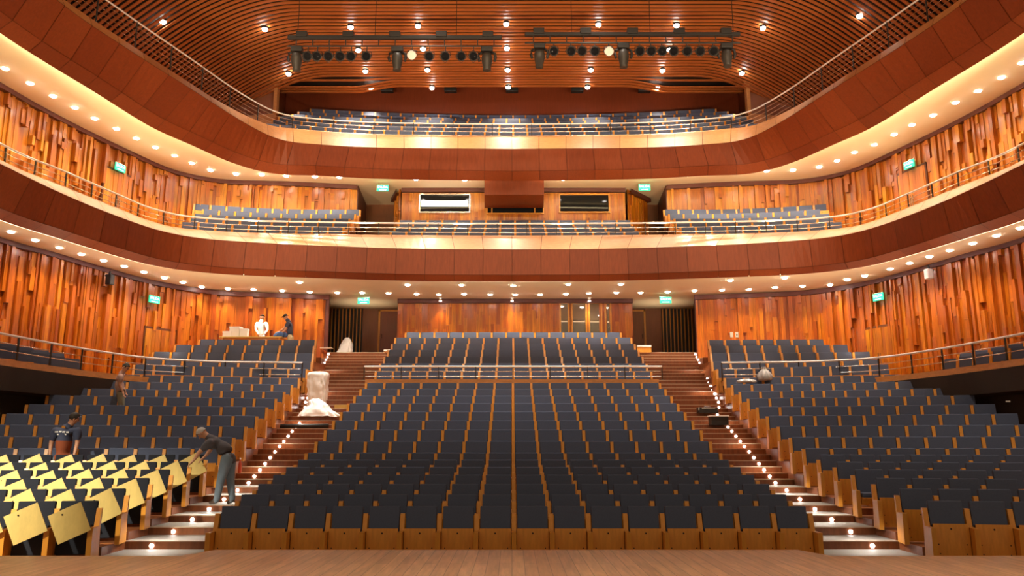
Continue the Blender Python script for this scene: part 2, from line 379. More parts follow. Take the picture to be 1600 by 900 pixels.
# ------------------------------------------------------------------ stage
mb = MB()
ZS = 0.42
poly = [(-16, -3), (16, -3), (16, 10.25), (3.86, 10.25), (3.66, 10.85), (-3.80, 10.85), (-4.02, 10.25), (-16, 10.25)]
mb.prism(poly, -0.4, ZS - 0.03, 1); mb.prism([(x, y + (0.02 if y > 0 else 0)) for x, y in poly], ZS - 0.03, ZS, 0)
struct(mb.build('floor_stage', [M['stage'], M['stage_face']]), 'wooden stage floor with a projecting front edge')
mb = MB(); mb.box(-16, 16, 8, 36, -0.6, -0.4)
struct(mb.build('floor_base', M['stage_face']))

# ------------------------------------------------------------------ seats
def bev(me_builder, name, mats, b): return me_builder.mesh(name, mats, bevel=b)
def tiltT(y, z, deg): return Matrix.Translation((0, y, z)) @ Matrix.Rotation(R(deg), 4, 'X')
b = MB(); b.box(-0.246, 0.246, -0.04, 0.04, -0.01, 0.42, 0, tiltT(-0.06, 0.40, -10)); ME_BACK = b.mesh('backrest', M['fabric'], bevel=0.016)
b = MB(); b.box(-0.235, 0.235, -0.04, 0.04, -0.01, 0.42, 0, tiltT(-0.06, 0.40, -10)); ME_BACK_LOW = b.mesh('backrest_low', M['fabric'], bevel=0.016)
b = MB(); b.box(-0.235, 0.235, -0.04, 0.04, -0.11, 0.42, 0, tiltT(-0.06, 0.40, -10)); ME_BACK_LONG = b.mesh('backrest_long', M['fabric'], bevel=0.016)
b = MB(); b.box(-0.225, 0.225, -0.50, -0.10, 0.34, 0.42, 0); ME_CUSH_DOWN = b.mesh('cushion_down', M['fabric'], bevel=0.025)
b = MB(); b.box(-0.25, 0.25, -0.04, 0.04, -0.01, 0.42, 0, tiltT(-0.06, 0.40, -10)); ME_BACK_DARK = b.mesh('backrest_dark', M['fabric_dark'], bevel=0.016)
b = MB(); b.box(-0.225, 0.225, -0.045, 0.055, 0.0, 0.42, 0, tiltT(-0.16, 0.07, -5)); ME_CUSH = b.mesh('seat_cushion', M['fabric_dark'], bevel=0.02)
def pan(wd, ht, mats, T):
    b = MB(); b.box(-wd / 2, wd / 2, -0.010, 0.010, 0.0, ht, 0, T)
    for bx, bz, br in ((0, ht - 0.07, 0.013), (-wd / 2 + .05, .19, .009), (wd / 2 - .05, .19, .009), (-wd / 2 + .06, .06, .009), (wd / 2 - .06, .06, .009)):
        b.lathe([(0.0001, 0.004), (br, 0.004), (br, 0)], 8, (0, 0, 0), 1, T @ Matrix.Translation((bx, -0.010, bz)) @ Matrix.Rotation(R(90), 4, 'X'))
    return b.mesh('seat_pan', mats)
ME_PAN = pan(0.475, 0.475, [M['seat_wood'], M['bolt']], tiltT(-0.235, 0.03, -3))
b = MB(); b.prism_x([(-0.505, 0.345), (-0.505, 0.325), (-0.40, 0.23), (-0.12, 0.26), (-0.10, 0.345)], -0.235, 0.235); ME_PAN_DOWN = b.mesh('pan_down', M['seat_wood'])
def board(dx, dz, ang):
    b = MB(); T = Matrix.Translation((0.02 + dx, -0.44, 0.54 + dz)) @ Matrix.Rotation(R(-6), 4, 'X') @ Matrix.Rotation(R(ang), 4, 'Y')
    b.box(-0.225, 0.225, -0.009, 0.009, -0.215, 0.215, 0, T)
    b.lathe([(0.0001, 0.004), (0.012, 0.004), (0.012, 0)], 8, (0, 0, 0), 1, T @ Matrix.Translation((-0.05, -0.009, 0.15)) @ Matrix.Rotation(R(90), 4, 'X'))
    return b.mesh('seat_pan', [M['ply'], M['bolt']])
def side_me(high):
    b = MB(); t = 0.80 if high else 0.71; f = 0.46
    b.prism_x([(-0.42, 0), (0.0, 0), (-0.04, 0.40), (0.015, t), (-0.055, t), (-0.12, f), (-0.42, f)][::-1], -0.035, 0.035)
    return b.mesh('side_panel', M['seat_wood'])
ME_SIDE = {False: side_me(False), True: side_me(True)}
ALL = []   # (distance, x, y, z, rz, high, ends, style, label, group)
def want(x, y, z, rz, high, end, label, group, style='plain'):
    u, v = project(x, y, z + 0.7)
    if not (-25 < u < 1625 and -20 < v < 885): return
    ALL.append([math.hypot(x, y), x, y, z, rz, high, end, style, label, group])
def project(X, Y, Z):
    h = Z - CAMZ; c = math.cos(PITCH); s = math.sin(PITCH); d = Y * c + h * s
    return 800 + FPX * X / d, 450 - FPX * (-Y * s + h * c) / d
# central stalls
for k, (Y, z) in enumerate(CROW):
    for i in range(16):
        x = (i - 7.5) * SEAT + 0.03
        near = i + 1 if i < 8 else 16 - i; sd = 'left' if i < 8 else 'right'
        want(x, Y, z, 0, k >= 6, 'R' if i == 15 else None,
             'slate seat in row %s of the central stalls, %s from the %s aisle' % (ordn(k + 1), ordn(near), sd), 'central stalls seats')
for side, nm in ((-1, 'left'), (1, 'right')):
    for k, (x0, y0, z) in enumerate(SROW):
        n = 12 if k > 6 else 11
        for i, (x, y, a) in enumerate(row_curve(x0, y0, n)):
            if x > 12.1 - 0.06 * (14 - k) * 0 : continue
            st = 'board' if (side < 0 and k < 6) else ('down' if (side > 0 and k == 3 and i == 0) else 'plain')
            lab = {'board': 'seat with tilted plywood pan, row %s of the left stalls, %s from aisle' % (ordn(k + 1), ordn(i + 1)),
                   'down': 'slate seat folded open at the aisle end of the fourth row, right stalls',
                   'plain': 'slate seat in row %s of the %s stalls, %s from the aisle' % (ordn(k + 1), nm, ordn(i + 1))}[st]
            want(side * x, y, z, -side * a, k >= 6, ('L' if side > 0 else 'R') if i == 0 else None, lab, nm + ' stalls seats', st)
# terrace
for k, (Y, z) in enumerate(TROW):
    n = 15 if k == 6 else 16
    for i in range(n):
        x = (i - (n - 1) / 2) * SEAT + 0.05
        want(x, Y, z, 0, True, 'R' if i == n - 1 else None, '', 'terrace seats')
TS = [((6.6, 26.15), (11.5, 24.75), 9, 3.38), ((6.6, 26.85), (11.9, 26.3), 9, 3.70), ((6.75, 27.55), (12.0, 27.1), 9, 4.04), ((6.92, 28.35), (11.7, 28.1), 8, 4.40), ((7.05, 29.1), (11.2, 28.95), 7, 4.70)]
for side, nm in ((-1, 'left'), (1, 'right')):
    for k, (p, q, n, z) in enumerate(TS):
        a = math.atan2(p[1] - q[1], q[0] - p[0])
        for i in range(n):
            t = (i + .5) / n
            want(side * (p[0] + (q[0] - p[0]) * t), p[1] + (q[1] - p[1]) * t, z, -side * a, True, ('L' if side > 0 else 'R') if i == 0 else None, '', 'terrace seats')
    # gallery rows along the side walls
    for (p, q, n, z) in [((12.45, 22.9), (12.95, 17.4), 9, 3.36), ((13.3, 23.6), (13.75, 18.0), 9, 3.60)]:
        for i in range(n):
            t = i / (n - 1); want(side * (p[0] + (q[0] - p[0]) * t), p[1] + (q[1] - p[1]) * t, z, -side * R(58), True, None, '', 'gallery seats')
    # middle balcony sides
    for k, (Y, z, xe, n) in enumerate([(28.75, 8.82, 6.15, 10), (29.35, 9.14, 6.1, 12), (29.95, 9.48, 6.2, 11), (30.5, 9.82, 6.1, 11), (30.95, 10.13, 6.0, 11)]):
        for i in range(n):
            x = xe + (i + .5) * SEAT
            if x > 12.0: continue
            y = Y - max(0, (x - 7.5)) ** 2 * 0.035
            want(side * x, y, z, -side * R(1.0 + 4 * max(0, x - 7.5)), True, ('L' if side > 0 else 'R') if i == 0 else None, '', 'middle balcony seats')
    for i in range(10):
        want(side * (13.75 + 0.06 * i), 25.6 - i * 0.75, 8.62, -side * R(60), True, None, '', 'middle balcony seats')
for k, (Y, z) in enumerate([(28.85, 8.68), (29.8, 9.13), (30.8, 9.65)]):
    for i in range(16):
        want((i - 7.5) * SEAT + 0.12, Y, z, 0, True, 'R' if i == 15 else None, '', 'middle balcony seats')
B2ROW = [(30.75, 13.31, 17), (31.6, 13.83, 17), (32.45, 14.33, 17), (33.35, 14.84, 16.5), (34.25, 15.35, 16.5), (35.1, 15.87, 16)]
for k, (Y, z, hn) in enumerate(B2ROW):
    n = int(hn * 2)
    for i in range(n):
        x = (i - (n - 1) / 2) * SEAT + 0.05
        want(x, Y - 0.009 * x * x, z, math.copysign(R(abs(x) * 0.9), -x), True, 'R' if i == n - 1 else None, '', 'upper balcony seats')
ALL.sort(key=lambda r_: r_[0])
for r_ in ALL[:300]:
    if not r_[8]: print('NOLABEL', r_)
proto = {}
BOARDS = [board(dx, dz, a_) for dx, dz, a_ in ((0, 0, -26.5), (0.01, .01, -28), (-.01, -.005, -25))]
BOARD_LAST = board(0.06, 0.03, -31)
def seat_root(style, high, end):
    r0 = empty('theatre_seat', (0, 0, 0))
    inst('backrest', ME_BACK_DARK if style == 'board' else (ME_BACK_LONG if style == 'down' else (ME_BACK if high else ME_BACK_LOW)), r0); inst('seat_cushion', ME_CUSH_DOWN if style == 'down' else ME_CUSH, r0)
    if style == 'board':
        p_ = inst('seat_pan', BOARDS[0], r0); p_['label'] = 'pale plywood seat pan hanging tilted'
    elif style == 'down': inst('seat_pan', ME_PAN_DOWN, r0)
    else: inst('seat_pan', ME_PAN, r0)
    inst('side_panel', ME_SIDE[high], r0, (-SEAT / 2, 0, 0))
    if end == 'R': inst('side_panel', ME_SIDE[high], r0, (SEAT / 2, 0, 0))
    return r0
def copy_tree(o, parent=None):
    c = o.copy(); COL.objects.link(c)
    if parent: c.parent = parent
    for ch in list(o.children): copy_tree(ch, c)
    return c
for j, (d, x, y, z, rz, high, end, style, label, group) in enumerate(ALL[:300]):
    key = (style, high, end)
    if key not in proto: proto[key] = o = seat_root(style, high, end)
    else: o = copy_tree(proto[key])
    o.location = (x, y, z); o.rotation_euler = (0, 0, rz); tag(o, label, 'seat', group)
    if style == 'board':
        for ch in o.children:
            if ch.name.startswith('seat_pan'): ch.data = BOARDS[j % 3] if 'sixth' not in label or 'first from' not in label else BOARD_LAST
far = MB(); vv, ff, fm = [], [], []
def mesh_data(me, mi):
    return [v.co.copy() for v in me.vertices], [tuple(p.vertices) for p in me.polygons], [mi.get(p.material_index, 0) for p in me.polygons]
D = {'back': mesh_data(ME_BACK, {0: 0}), 'cush': mesh_data(ME_CUSH, {0: 1}), 'pan': mesh_data(ME_PAN, {0: 2, 1: 3}), 'side': mesh_data(ME_SIDE[True], {0: 2})}
for (d, x, y, z, rz, high, end, style, label, group) in ALL[300:]:
    T = Matrix.Translation((x, y, z)) @ Matrix.Rotation(rz, 4, 'Z')
    ps = [('back', 0), ('cush', 0), ('pan', 0), ('side', -SEAT / 2)] + ([('side', SEAT / 2)] if end == 'R' else [])
    for kk, dx in ps:
        vs, fs, ms = D[kk]; TT = T @ Matrix.Translation((dx, 0, 0)); far.add([TT @ v for v in vs], fs, ms)
o = far.build('theatre_seats', [M['fabric'], M['fabric_dark'], M['seat_wood'], M['bolt']])
tag(o, 'slate theatre seats farther back, on the terrace, galleries and balconies', 'seats', None, 'stuff')
print('SEATS', len(ALL))

# ------------------------------------------------------------------ plank-clad walls
def plank_wall(name, pts, z0, z1, flip, mats, holes=(), depth=(0.02, 0.19), wr=(0.07, 0.17), label=None, parent=None, seed=1, splits=(2, 5)):
    """vertical boards of random width, length and depth fixed on a backing that follows pts"""
    rnd = random.Random(seed); P = [Vector(p) for p in pts]; L = [0.0]
    for a, b_ in zip(P, P[1:]): L.append(L[-1] + (b_ - a).length)
    def at(s):
        j = 0
        while j < len(L) - 2 and L[j + 1] < s: j += 1
        return P[j].lerp(P[j + 1], (s - L[j]) / max(1e-9, L[j + 1] - L[j]))
    mb = MB(); s = 0.0
    mb.loft([[(p.x, p.y, z0) for p in P], [(p.x, p.y, z1) for p in P]], 1)
    while s < L[-1] - 0.02:
        wd = rnd.uniform(*wr); e = min(L[-1], s + wd); a = at(s); b_ = at(e); t = (b_ - a).normalized()
        n = Vector((-t.y, t.x)) * (-1 if flip else 1)
        cuts = [z0] + sorted(z0 + (z1 - z0) * rnd.random() for _ in range(rnd.randint(*splits) - 1)) + [z1]
        for c0, c1 in zip(cuts, cuts[1:]):
            mid = (a + b_) / 2; segs = [(c0, c1)]
            for (hx0, hx1, hz0, hz1, ax) in holes:
                cc = mid.x if ax == 'x' else mid.y
                if hx0 < cc < hx1:
                    ns = []
                    for (q0, q1) in segs:
                        if q1 <= hz0 or q0 >= hz1: ns.append((q0, q1)); continue
                        if q0 < hz0: ns.append((q0, hz0))
                        if q1 > hz1: ns.append((hz1, q1))
                    segs = ns
            dd = rnd.uniform(*depth) if rnd.random() < .85 else depth[0]
            for (q0, q1) in segs:
                f0 = a + n * dd; f1 = b_ + n * dd
                p = [(a.x, a.y, q0), (b_.x, b_.y, q0), (f1.x, f1.y, q0), (f0.x, f0.y, q0)]
                p += [(x, y, q1) for x, y, _ in p]
                mb.hexa(p if flip else p, 0)
        s = e
    # dark cornice strip at the head
    top = []; bot = []
    for i, p in enumerate(P):
        t = (P[min(i + 1, len(P) - 1)] - P[max(0, i - 1)]).normalized(); n = Vector((-t.y, t.x)) * (-1 if flip else 1)
        q = p + n * 0.20; top.append((q.x, q.y, z1)); bot.append((q.x, q.y, z1 - 0.17))
    mb.loft([bot, top], 2); mb.loft([[(p.x, p.y, z1 - 0.17) for p in P], bot], 2)
    o = mb.build(name, mats, parent)
    return struct(o, label)
M['plank_low'] = wood('plank_wood_red', [(0.27, 0.048, 0.003), (0.48, 0.125, 0.006), (0.36, 0.075, 0.004), (0.56, 0.18, 0.009), (0.32, 0.060, 0.004), (0.52, 0.145, 0.008)], 0.32, 0.15, (9, 9, 0.5), 0.38)
PW = [M['plank'], M['plank_back'], M['plank_dark']]; PL = [M['plank_low'], M['plank_back'], M['plank_dark']]
for side, nm in ((-1, 'left'), (1, 'right')):
    pl = [Vector((side * p.x, p.y)) for p in WLO]; pm = [Vector((side * p.x, p.y)) for p in WMI]
    plank_wall('wall_lower_' + nm, pl, 3.36, 7.60, side > 0 and True or False, PL, label='%s side wall of staggered vertical boards at gallery level' % nm, seed=11 + side,
               )
    plank_wall('wall_middle_' + nm, pm, 8.6, 12.08, side > 0 and True or False, PW, label='%s side wall of staggered vertical boards at the middle balcony' % nm, seed=21 + side)

# ------------------------------------------------------------------ balcony fronts, soffits and floors
def curve_both(half, n): return resample(both([(p.x, p.y) for p in half]), n)
def sof1(Y): return 7.57 + 0.022 * max(0, Y - 28)
def sof2(Y): return 12.05 + 0.03 * max(0, Y - 30)
def panel_front(name, label, Tc, Bc, Lc, zt, zf, zb, zl, zin, npan, seed, zside=None):
    """veneered panels with open joints on a dark core; sloping timber ledge on top"""
    sub = 4; n = npan * sub + 1; zside = zl if zside is None else zside; zlf = lambda x: zl + (zside - zl) * max(0, min(1, (abs(x) - 8.4) / 1.8))
    T = curve_both(Tc, n); B = curve_both(Bc, n); L = curve_both(Lc, n); mb = MB(); cen = Vector((0, 18))
    def off(P, d): 
        out = []
        for i, p in enumerate(P):
            t = (P[min(i + 1, n - 1)] - P[max(0, i - 1)]).normalized(); nn = Vector((t.y, -t.x))   # towards the hall
            out.append(p + nn * d)
        return out
    Bi = off(B, -0.34); Bc2 = off(B, -0.03); Tc2 = off(T, -0.03); Lo = off(L, -0.10); Bf = off(B, 0.02)
    gap = 0.06
    for k in range(npan):
        idx = list(range(k * sub, k * sub + sub + 1))
        def seg(P, z):
            out = [Vector((P[i].x, P[i].y, zlf(P[i].x) + (z or 0) if z is None else z)) for i in idx]
            out[0] = out[0].lerp(out[1], gap * .5); out[-1] = out[-1].lerp(out[-2], gap * .5); return out
        mb.loft([seg(T, zt), seg(Bf, zf)], 0)
        mb.loft([seg(Bf, zf - .012), seg(Bi, zb)], 0)
        mb.loft([seg(T, zt + .012), seg(L, None)], 1)
    full = lambda P, z: [(p.x, p.y, z) for p in P]
    mb.loft([full(Tc2, zt - .01), full(Bc2, zf), full(off(B, -.36), zb + .02)], 2)
    fl = lambda P, d=0: [(p.x, p.y, zlf(p.x) + d) for p in P]
    mb.loft([full(off(T, -.05), zt - .02), fl(off(L, 0.0), -.03)], 2)
    mb.loft([fl(L), fl(Lo), full(Lo, zin)], 1)
    mb.loft([full(Bi, zb), full(Bi, zb + .20)], 2)
    o = mb.build(name, [M['fascia'], M['ledge'], M['plank_back']]); return struct(o, label)
panel_front('wall_balcony_middle', 'curved red-brown panelled front of the middle balcony with a pale timber ledge', B1T, B1B, B1L, 8.50, 7.62, 7.45, 9.19, 8.5, 54, 1)
panel_front('wall_balcony_upper', 'curved red-brown panelled front of the upper balcony with a brightly lit ledge', B2T, B2B, B2L, 12.95, 12.08, 11.80, 13.67, 12.9, 54, 2, 13.32)
def soffit(name, label, Bc, Wc, xin, ymid, zf, yback, xback, m='soffit'):
    n = 160; B = curve_both(Bc, n)
    B = [p + (Vector((0, 18)) - p).normalized() * -0.30 for p in B]
    Wf = both([(p.x, p.y) for p in ([Vector((0, ymid)), Vector((xin, ymid))] + list(Wc))]); Wr = resample(Wf, n)
    # match by angle round the hall's focus so that strips stay square
    ang = lambda p: math.atan2(p.x, p.y - 5)
    fine = resample(Wf, 1500); out = []; j = 0
    for p in B:
        a = ang(p)
        while j < len(fine) - 1 and ang(fine[j]) < a: j += 1
        out.append(fine[j])
    mb = MB(); mb.loft([[(p.x, p.y, zf(p.y)) for p in B], [(p.x * 1.01, p.y + .25, zf(p.y)) for p in out]], 0)
    mb.loft([[(p.x, p.y, zf(p.y) + .35) for p in B], [(p.x * 1.01, p.y + .25, zf(p.y) + .35) for p in out]], 1)
    k = 12
    mb.loft([[(-xback + 2 * xback * i / k, ymid, zf(ymid)) for i in range(k + 1)], [(-xback + 2 * xback * i / k, yback, zf(yback)) for i in range(k + 1)]], 0)
    return struct(mb.build(name, [M[m], M['plank_back']]), label)
soffit('ceiling_lower', 'cream soffit under the middle balcony', B1B, WLO, 7.3, 31.65, sof1, 35.5, 8.3)
soffit('ceiling_middle', 'cream soffit under the upper balcony', B2B, WMI, 6.3, 31.45, sof2, 34.6, 6.6)
# glowing strip tucked behind the lower lip of the upper balcony front; the middle balcony strip is added fill
for Bc_, zz_, mm_, lab_ in ((B2B, 11.87, 'cove', 'glowing cove strip behind the lower lip of the upper balcony front'), (B1B, 7.46, 'fill_low', 'added fill strip behind the lower lip of the middle balcony front')):
    n = 120; Bq = curve_both(Bc_, n); mb = MB()
    lo = [p + (Vector((0, 18)) - p).normalized() * -0.36 for p in Bq]; hi = [p + (Vector((0, 18)) - p).normalized() * -0.40 for p in Bq]
    mb.loft([[(p.x, p.y, zz_) for p in hi], [(p.x, p.y, zz_ + .05) for p in lo]], 0)
    o = mb.build('cove_and_fill_strip', M[mm_]); tag(o, lab_, 'light')
# balcony floors and tiers
mb = MB()
pl = [(p.x, p.y) for p in curve_both([p + Vector((-.1, .12)) if p.x > .1 else p + Vector((0, .12)) for p in B1L], 90)]
wl = [(p.x, p.y) for p in resample(both([(0, 31.9), (6.3, 31.9)] + [(p.x, p.y) for p in WMI]), 90)]
mb.loft([[(x, y, 8.60) for x, y in pl], [(x, y, 8.60) for x, y in wl]], 0)
for k, (Y, z) in enumerate([(28.85, 8.68), (29.8, 9.13), (30.8, 9.65)]): mb.box(-4.75, 4.85, Y - .62 if k else Y - .40, 31.9, 8.55, z, [1, 0, 1, 1, 1, 1])
for sg in (-1, 1):
    for k, (Y, z) in enumerate([(28.75, 8.82), (29.35, 9.14), (29.95, 9.48), (30.5, 9.82), (30.95, 10.13)]):
        e = 0.2 if k == 0 else 0.12
        pts = [(6.05, Y - .55 + (.15 if k == 0 else 0)), (7.5, Y - .55 + (.15 if k == 0 else 0)), (9.5, Y - .62), (11.9, Y - 1.05 if k else Y - .85), (11.9, 30.2), (9, 30.9), (6.3, 31.3)]
        poly = [(sg * x, y) for x, y in pts]; mb.prism(poly if sg > 0 else poly[::-1], 8.5, z, 1, 0)
struct(mb.build('floor_balcony_middle', [M['tier'], M['riser']]), 'stepped floor of the middle balcony')
mb = MB()
pl = [(p.x, p.y) for p in curve_both([p + Vector((-.1, .12)) if p.x > .1 else p + Vector((0, .12)) for p in B2L], 90)]
wl = [(p.x, p.y) for p in resample(both([(0, 36.3), (10.7, 36.3), (10.9, 33.5), (14.4, 30.8), (14.5, 20), (14.6, 9)]), 90)]
mb.loft([[(x, y, 12.95) for x, y in pl], [(x, y, 12.95) for x, y in wl]], 0)
for k, (Y, z) in enumerate([(30.75, 13.31), (31.6, 13.83), (32.45, 14.33), (33.35, 14.84), (34.25, 15.35), (35.1, 15.87)]):
    w0 = 9.9; pts = [(-w0, Y - 1.25 if k else 29.9), (-5, Y - .8 if k else 30.2), (0, Y - .55 if k else 30.25), (5, Y - .8 if k else 30.2), (w0, Y - 1.25 if k else 29.9), (w0, 36.2), (-w0, 36.2)]
    mb.prism(pts, 12.9, z, 1, 0)
struct(mb.build('floor_balcony_upper', [M['tier'], M['riser']]), 'stepped floor of the upper balcony')
# gallery floor, parapet and undercroft
for sg, nm in ((-1, 'left'), (1, 'right')):
    g = resample([(p.x, p.y) for p in GAL], 60); wv = resample([(7.23, 31.65)] + [(p.x, p.y) for p in WLO][1:], 60)
    mb = MB()
    outer = resample([(p.x + .05, p.y + .1) for p in GAL], 60)
    mb.loft([[(sg * p.x, p.y, 3.34) for p in outer], [(sg * p.x, p.y, 3.34) for p in wv]], 0)
    for k, (p, q, n_, z) in enumerate(TS):
        pts = [(p[0], p[1] - .6), (q[0] + .1, q[1] - .6), (12.4 if k < 4 else 11.9, 29.3), (6.7, 31.2)]
        poly = [(sg * x, y) for x, y in pts]; mb.prism(poly if sg > 0 else poly[::-1], 3.0, z, 1, 0)
    pts = [(7.0, 29.75), (12.2, 29.45), (12.4, 30.2), (11.4, 30.8), (7.23, 31.9)]
    poly = [(sg * x, y) for x, y in pts]; mb.prism(poly if sg > 0 else poly[::-1], 3.0, 4.96, 1, 0)
    struct(mb.build('floor_gallery_' + nm, [M['tier'], M['riser']]), 'stepped floor of the %s gallery and side terrace' % nm)
    mb = MB(); gi = [(sg * p.x, p.y) for p in g]
    def offc(P, d): return [(sg * (p.x + d), p.y + (d if p.x < 10 else d * .6)) for p in P]
    mb.loft([[(x, y, 3.62) for x, y in gi], [(x, y, 3.78) for x, y in gi], [(x, y, 3.78) for x, y in offc(g, .12)], [(x, y, 3.3) for x, y in offc(g, .12)]], 0)
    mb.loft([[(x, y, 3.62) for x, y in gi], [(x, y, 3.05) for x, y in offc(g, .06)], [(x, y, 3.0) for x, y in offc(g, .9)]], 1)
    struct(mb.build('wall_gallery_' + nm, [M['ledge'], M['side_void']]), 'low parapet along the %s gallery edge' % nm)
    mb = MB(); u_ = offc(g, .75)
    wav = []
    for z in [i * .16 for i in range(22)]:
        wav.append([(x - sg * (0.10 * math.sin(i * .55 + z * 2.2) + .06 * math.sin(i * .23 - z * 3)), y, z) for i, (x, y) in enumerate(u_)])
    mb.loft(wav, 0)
    o = struct(mb.build('wall_undercroft_' + nm, M['side_void'], smooth=True), 'undulating wall in painted shade beneath the %s gallery' % nm)
mb = MB()
mb.box(-HALFW - .1, HALFW + .1, 26.1, 26.22, 2.5, 3.86, 0)
struct(mb.build('wall_terrace_front', [M['ledge']]), 'low parapet in front of the central terrace')

# ------------------------------------------------------------------ rear walls
mb = MB(); mb.box(-8.6, 8.6, 35.35, 35.5, 4.5, 8.2, 0); struct(mb.build('wall_rear_lower', M['brown_wall']), 'brown veneered wall behind the rear doors')
mb = MB(); mb.box(-6.8, 6.8, 34.3, 34.45, 8.0, 12.6, 0); struct(mb.build('wall_rear_middle', M['brown_wall']), 'brown veneered wall behind the middle balcony')
mb = MB(); mb.box(-11.5, 11.5, 36.2, 36.4, 12.5, 19.0, 0)
for sg in (-1, 1):
    q = [(sg * 10.35, 33.4), (sg * 10.8, 36.3), (sg * 11.0, 36.3), (sg * 10.55, 33.4)]; mb.prism(q if sg < 0 else q[::-1], 12.8, 19, 0)
struct(mb.build('wall_rear_upper', M['red_wall']), 'red veneered wall behind the upper balcony')
mb = MB()
for sg in (-1, 1):
    pts = [(sg * 10.3, 33.3), (sg * 11.5, 33.0), (sg * 12.6, 32.4), (sg * 13.6, 31.6), (sg * 14.45, 30.4)]
    rw = [[(x, y, 12.9) for x, y in pts], [(x, y, 18.2) for x, y in pts]]
    mb.loft(rw if sg > 0 else [r_[::-1] for r_ in rw], 0)
    mb.box(sg * 10.3 - .07, sg * 10.3 + .07, 33.1, 33.45, 12.9, 18.2, 1)
    lw = [(x - sg * .02, y - .06) for x, y in pts[:3]]; r2 = [[(x, y, 12.9) for x, y in lw], [(lw[0][0], lw[0][1], 16.0), (lw[1][0], lw[1][1], 15.75), (lw[2][0], lw[2][1], 15.5)]]; mb.loft(r2 if sg > 0 else [r_[::-1] for r_ in r2], 1)
struct(mb.build('wall_rear_corners', [M['brown_wall'], M['ledge']]), 'brown veneered end walls either side of the upper balcony seating')
for sg, nm in ((-1, 'left'), (1, 'right')):
    mb = MB(); mb.box(sg * 14.45 - .1, sg * 14.45 + .1, 8, 30.6, 12.9, 15.5, 0); struct(mb.build('wall_upper_' + nm, M['brown_wall']), '%s side wall above the upper balcony' % nm)
    mb = MB(); q = [(sg * 7.2, 31.55), (sg * 7.35, 31.55), (sg * 8.2, 35.4), (sg * 8.0, 35.4)]
    mb.prism(q if sg > 0 else q[::-1], 3.3, 7.75, 0); struct(mb.build('wall_corridor_' + nm, M['plank_dark']), 'end of the %s side wall by the rear doors' % nm)
    mb = MB(); q = [(sg * 6.2, 31.42), (sg * 6.33, 31.42), (sg * 6.55, 34.4), (sg * 6.4, 34.4)]
    mb.prism(q if sg > 0 else q[::-1], 8.6, 12.3, 0); struct(mb.build('wall_corridor_middle_' + nm, M['plank_dark']), 'end of the %s side wall on the middle balcony' % nm)
# central plank walls with windows
WIN = [('x', 1.98, 2.22, 2.36, 2.90, 3.08, 3.52, 3.72, 3.90)]
holes = [(1.98, 2.28, 5.6, 7.52, 'x'), (2.46, 3.00, 5.6, 7.52, 'x'), (3.16, 3.62, 5.6, 7.52, 'x'), (3.82, 4.0, 5.6, 7.52, 'x')]
plank_wall('wall_centre_lower', [(-4.66, 32.75), (4.92, 32.75)], 5.38, sof1(32.7) - .01, True, PL, holes=holes, label='vertical board wall behind the central terrace with three wall lamps', seed=5, depth=(.01, .06))
mb = MB(); mb.box(-4.66, 4.92, 32.80, 33.0, 5.38, 7.7, 0); struct(mb.build('wall_centre_lower_core', M['plank_dark']))
for i, (a, b_) in enumerate([(1.96, 2.30), (2.44, 3.02), (3.14, 3.64), (3.80, 4.02)]):
    mb = MB(); mb.box(a, b_, 32.735, 32.75, 5.6, 7.5, 0)
    o = mb.build('window_%d' % (i + 1), M['mirror']); struct(o, 'tall reflective glass pane in the board wall behind the terrace, %s from the left' % ordn(i + 1))
    f = MB()
    for xx in (a, b_): f.box(xx - .03, xx + .03, 32.66, 32.74, 5.6, 7.53, 0)
    f.box(a, b_, 32.66, 32.74, 7.48, 7.53, 0); f.build('window_frame', M['seat_wood'], parent=o)
ws = [((657, 305), (733, 331), 'left'), ((762, 306), (848, 333), 'middle'), ((875, 305), (951, 331), 'right')]
mh = []
for (a, b_, nm) in ws:
    p = atY(*a, 31.8); q = atY(*b_, 31.8); mh.append((p.x, q.x, q.z, p.z, 'x'))
plank_wall('wall_centre_middle', [(-4.5, 31.88), (4.62, 31.88)], 8.7, sof2(31.9) - .01, True, PW, holes=[(a - .0, b_ + .0, z0, z1, x) for a, b_, z0, z1, x in mh], label='vertical board wall of the control booths on the middle balcony', seed=6, depth=(.01, .06))
plank_wall('wall_booth_right', [(4.72, 31.95), (5.75, 33.3)], 8.7, sof2(32.5) - .01, True, PW, label='angled return of dark vertical boards beside the booths', seed=8, depth=(.02, .08))
plank_wall('wall_booth_left', [(-4.95, 33.2), (-4.56, 31.95)], 8.7, sof2(32.5) - .01, True, PW, label='angled return of pale vertical boards beside the booths', seed=9, depth=(.02, .08))
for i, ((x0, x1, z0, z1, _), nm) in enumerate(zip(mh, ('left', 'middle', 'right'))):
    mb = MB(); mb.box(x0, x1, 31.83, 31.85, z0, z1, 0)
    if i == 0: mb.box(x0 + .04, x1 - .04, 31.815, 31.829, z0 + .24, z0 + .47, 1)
    o = mb.build('window_%d' % (5 + i), [M['glass'], M['booth_glint']]); struct(o, '%s control booth window%s' % (nm, ' crossed by a bright white painted reflection' if i == 0 else ' with dark glass'))
    f = MB(); t = .05
    f.box(x0 - t, x1 + t, 31.74, 31.84, z0 - t, z0, 0); f.box(x0 - t, x1 + t, 31.74, 31.84, z1, z1 + t, 0)
    f.box(x0 - t, x0, 31.74, 31.84, z0, z1, 0); f.box(x1, x1 + t, 31.74, 31.84, z0, z1, 0)
    if i == 1: f.box(x0 + .15, x0 + .2, 31.76, 31.83, z0, z1, 0); f.box(x1 - .35, x1 - .3, 31.76, 31.83, z0, z1, 0)
    f.build('window_frame', M['chrome'] if i == 0 else M['seat_wood'], parent=o)
